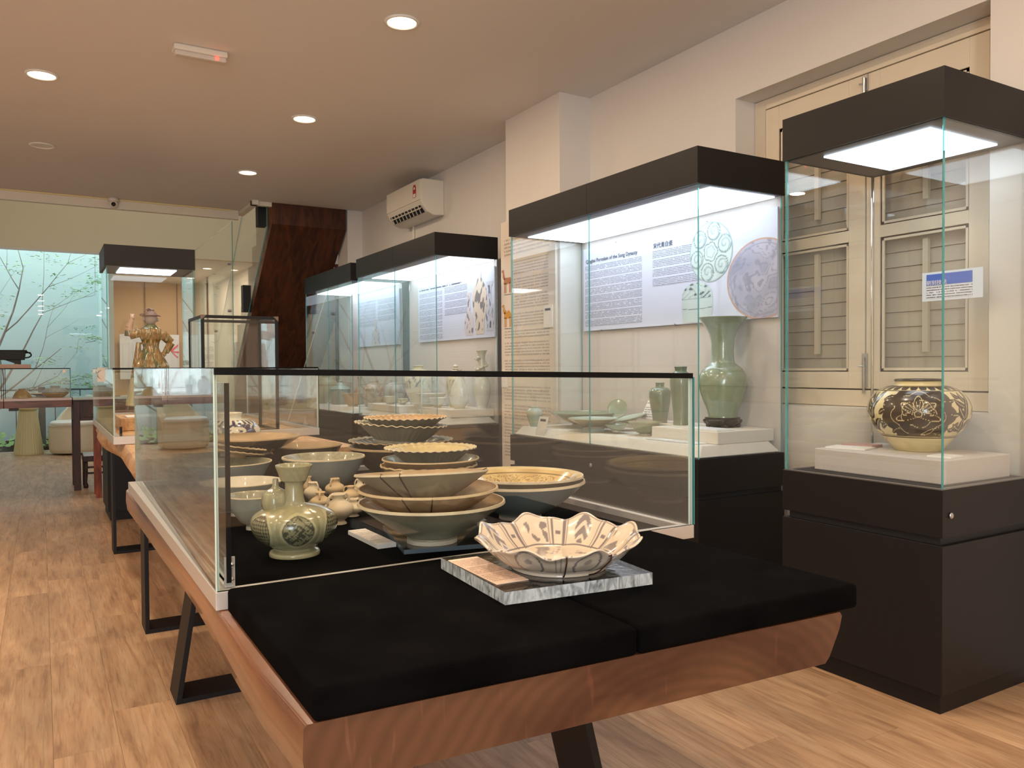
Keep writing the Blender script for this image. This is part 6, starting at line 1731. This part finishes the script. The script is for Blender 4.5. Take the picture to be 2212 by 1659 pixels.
# bronze vessel on a pink block on the case lid
tag(M().box(-1.2, -0.09, 9.30, 9.75, 1.232, 1.272).build('display_block', mat('dusty pink block', rgb(196, 162, 146), .7)), 'dusty pink block on the far-left case, under the dark bronze vessel', 'plinth')
bz = thing('bronze_vessel', 'dark bronze rectangular vessel with a loop handle at the left edge of the picture', 'vessel', (-0.55, 9.5, 1.2725))
BZ = mat('dark bronze', rgb(30, 30, 24), .5, metal=.4, noise=.3, nscale=30)
M().tbox(-.42, .41, -.14, .14, .045, .135, -.01, -.01).build('body', BZ, bz, bevel=.004)
M().box(-.44, .43, -.155, .155, .135, .143).build('rim', BZ, bz)
for (px, py) in ((.33, -.11), (.33, .11), (-.34, -.11), (-.34, .11)):
    s_ = 1 if px > 0 else -1
    M().add([(px - .10 * s_, py - .012, .046), (px + .045 * s_, py - .012, .046), (px + .045 * s_, py - .012, .0), (px + .02 * s_, py - .012, 0), (px - .10 * s_, py + .012, .046), (px + .045 * s_, py + .012, .046), (px + .045 * s_, py + .012, .0), (px + .02 * s_, py + .012, 0)],
            [(0, 1, 2, 3), (7, 6, 5, 4), (0, 4, 5, 1), (1, 5, 6, 2), (2, 6, 7, 3), (3, 7, 4, 0)]).build('leg', BZ, bz)
for s_ in (1, -1):
    pts = [(s_ * (.415 + .052 * math.sin(a)), 0, .095 + .028 * math.cos(a)) for a in [i * PI / 10 for i in range(-1, 12)]]
    M().tube(pts, .007, 8).ell((s_ * .425, 0, .122), .02, .012, .012, 10, 6).ell((s_ * .452, 0, .118), .014, .01, .009, 10, 6).build('loop_handle', BZ, bz, smooth=True)

# ------------------------------------------------------------------ courtyard: post and rail, tree
pr = thing('garden_railing', 'grey post and thin rail outside the garden glass', 'railing', (0.0, 14.6, 0))
GP = mat('slate grey post', rgb(84, 94, 104), .5)
wb(M().box(-.045, .052, 14.55, 14.65, 0, .955), 'post', GP, pr)
wb(M().box(-1.25, -1.155, 14.55, 14.65, 0, .955), 'post', GP, pr)
wb(M().box(-1.2, .93, 14.59, 14.61, .895, .918), 'rail', GP, pr)
for px in (.18, .53, .83, -.35, -.7):
    wb(M().box(px, px + .014, 14.593, 14.607, 0, .895), 'baluster', GP, pr)

tree = thing('garden_tree', 'slender bare-branched tree with sparse light green leaves in the courtyard', 'tree', (-0.9, 15.3, 0))
rt_ = random.Random(12)
BARK = mat('grey-pink bark', rgb(150, 136, 130), .8, noise=.2, nscale=20)
LEAF = mat('light green leaf', rgb(164, 206, 120), .5, noise=.2, nscale=3)
tips = []
def branch(m_, p, d, L_, r, depth):
    pts = [Vector(p)]; rads = [r]; dd = Vector(d).normalized(); n = 6
    for i in range(n):
        dd = (dd + Vector((rt_.uniform(-.10, .10), rt_.uniform(-.08, .08), rt_.uniform(-.05, .10)))).normalized()
        q_ = pts[-1] + dd * L_ / n; q_.x = min(q_.x, 1.72); q_.y = max(-1.1, min(0.95, q_.y)); pts.append(q_); rads.append(r * (1 - .7 * (i + 1) / n))
    m_.tube(pts, rads, 6)
    if depth > 0:
        for k in range(3 if depth > 1 else 3):
            i = rt_.randint(2, n); a = rt_.uniform(.3, .8) * rt_.choice((-1, 1))
            nd = Vector((dd.x * math.cos(a) - dd.z * math.sin(a), dd.y + rt_.uniform(-.3, .3), dd.x * math.sin(a) + dd.z * math.cos(a)))
            branch(m_, pts[i], nd, L_ * rt_.uniform(.5, .75), max(rads[i] * .65, .0035), depth - 1)
    if depth <= 1: tips.extend([pts[-1], pts[4], pts[5]])
base = [((0.0, 0, 0.0), (.05, 0, 1), 1.2, .05)]
for (p, d, L_, r) in (((0.05, 0, .5), (.55, .05, .75), 1.9, .026), ((0.05, 0, .55), (.85, -.05, .75), 1.55, .020), ((0.02, 0, .8), (.30, 0, .95), 2.2, .028), ((0, 0, .7), (-.4, 0, .9), 1.8, .026), ((.1, 0, .45), (1.0, .1, .62), 1.25, .016)):
    m_ = M(); branch(m_, p, d, L_, r, 2); m_.build('branch', BARK, tree, smooth=True)
M().tube([(0, 0, 0), (.01, 0, .3), (.0, 0, .6), (.03, 0, .9)], [.05, .04, .034, .026], 8).build('trunk', BARK, tree, smooth=True)
lf = M()
for tpnt in tips:
    if rt_.random() < .5: continue
    for k in range(30):
        c0 = tpnt + Vector((rt_.gauss(0, .12), rt_.gauss(0, .08), rt_.gauss(0, .03)))
        a = rt_.uniform(0, 6.3); s_ = rt_.uniform(.024, .048)
        u = Vector((math.cos(a), math.sin(a) * .6, rt_.uniform(-.3, .3))) * s_; v = Vector((-math.sin(a) * .5, math.cos(a) * .5, rt_.uniform(-.2, .2))) * s_ * .6
        lf.add([c0 - u, c0 + v, c0 + u, c0 - v], [(0, 1, 2, 3)])
o = lf.build('leaves', LEAF, tree); o['kind'] = 'stuff'
sh = M()
for k in range(260):
    c0 = Vector((rt_.uniform(-1.6, .3), rt_.uniform(14.3, 15.9), rt_.uniform(.02, .3) * rt_.random()))
    a = rt_.uniform(0, 6.3); u = Vector((math.cos(a), .3, .3)) * .05; v = Vector((-.3, .3, .6)) * .03
    sh.add([c0 - u, c0 + v, c0 + u, c0 - v], [(0, 1, 2, 3)])
tag(sh.build('ground_plants', LEAF), 'low light green plants on the courtyard ground outside the garden glass', 'plants', kind='stuff')
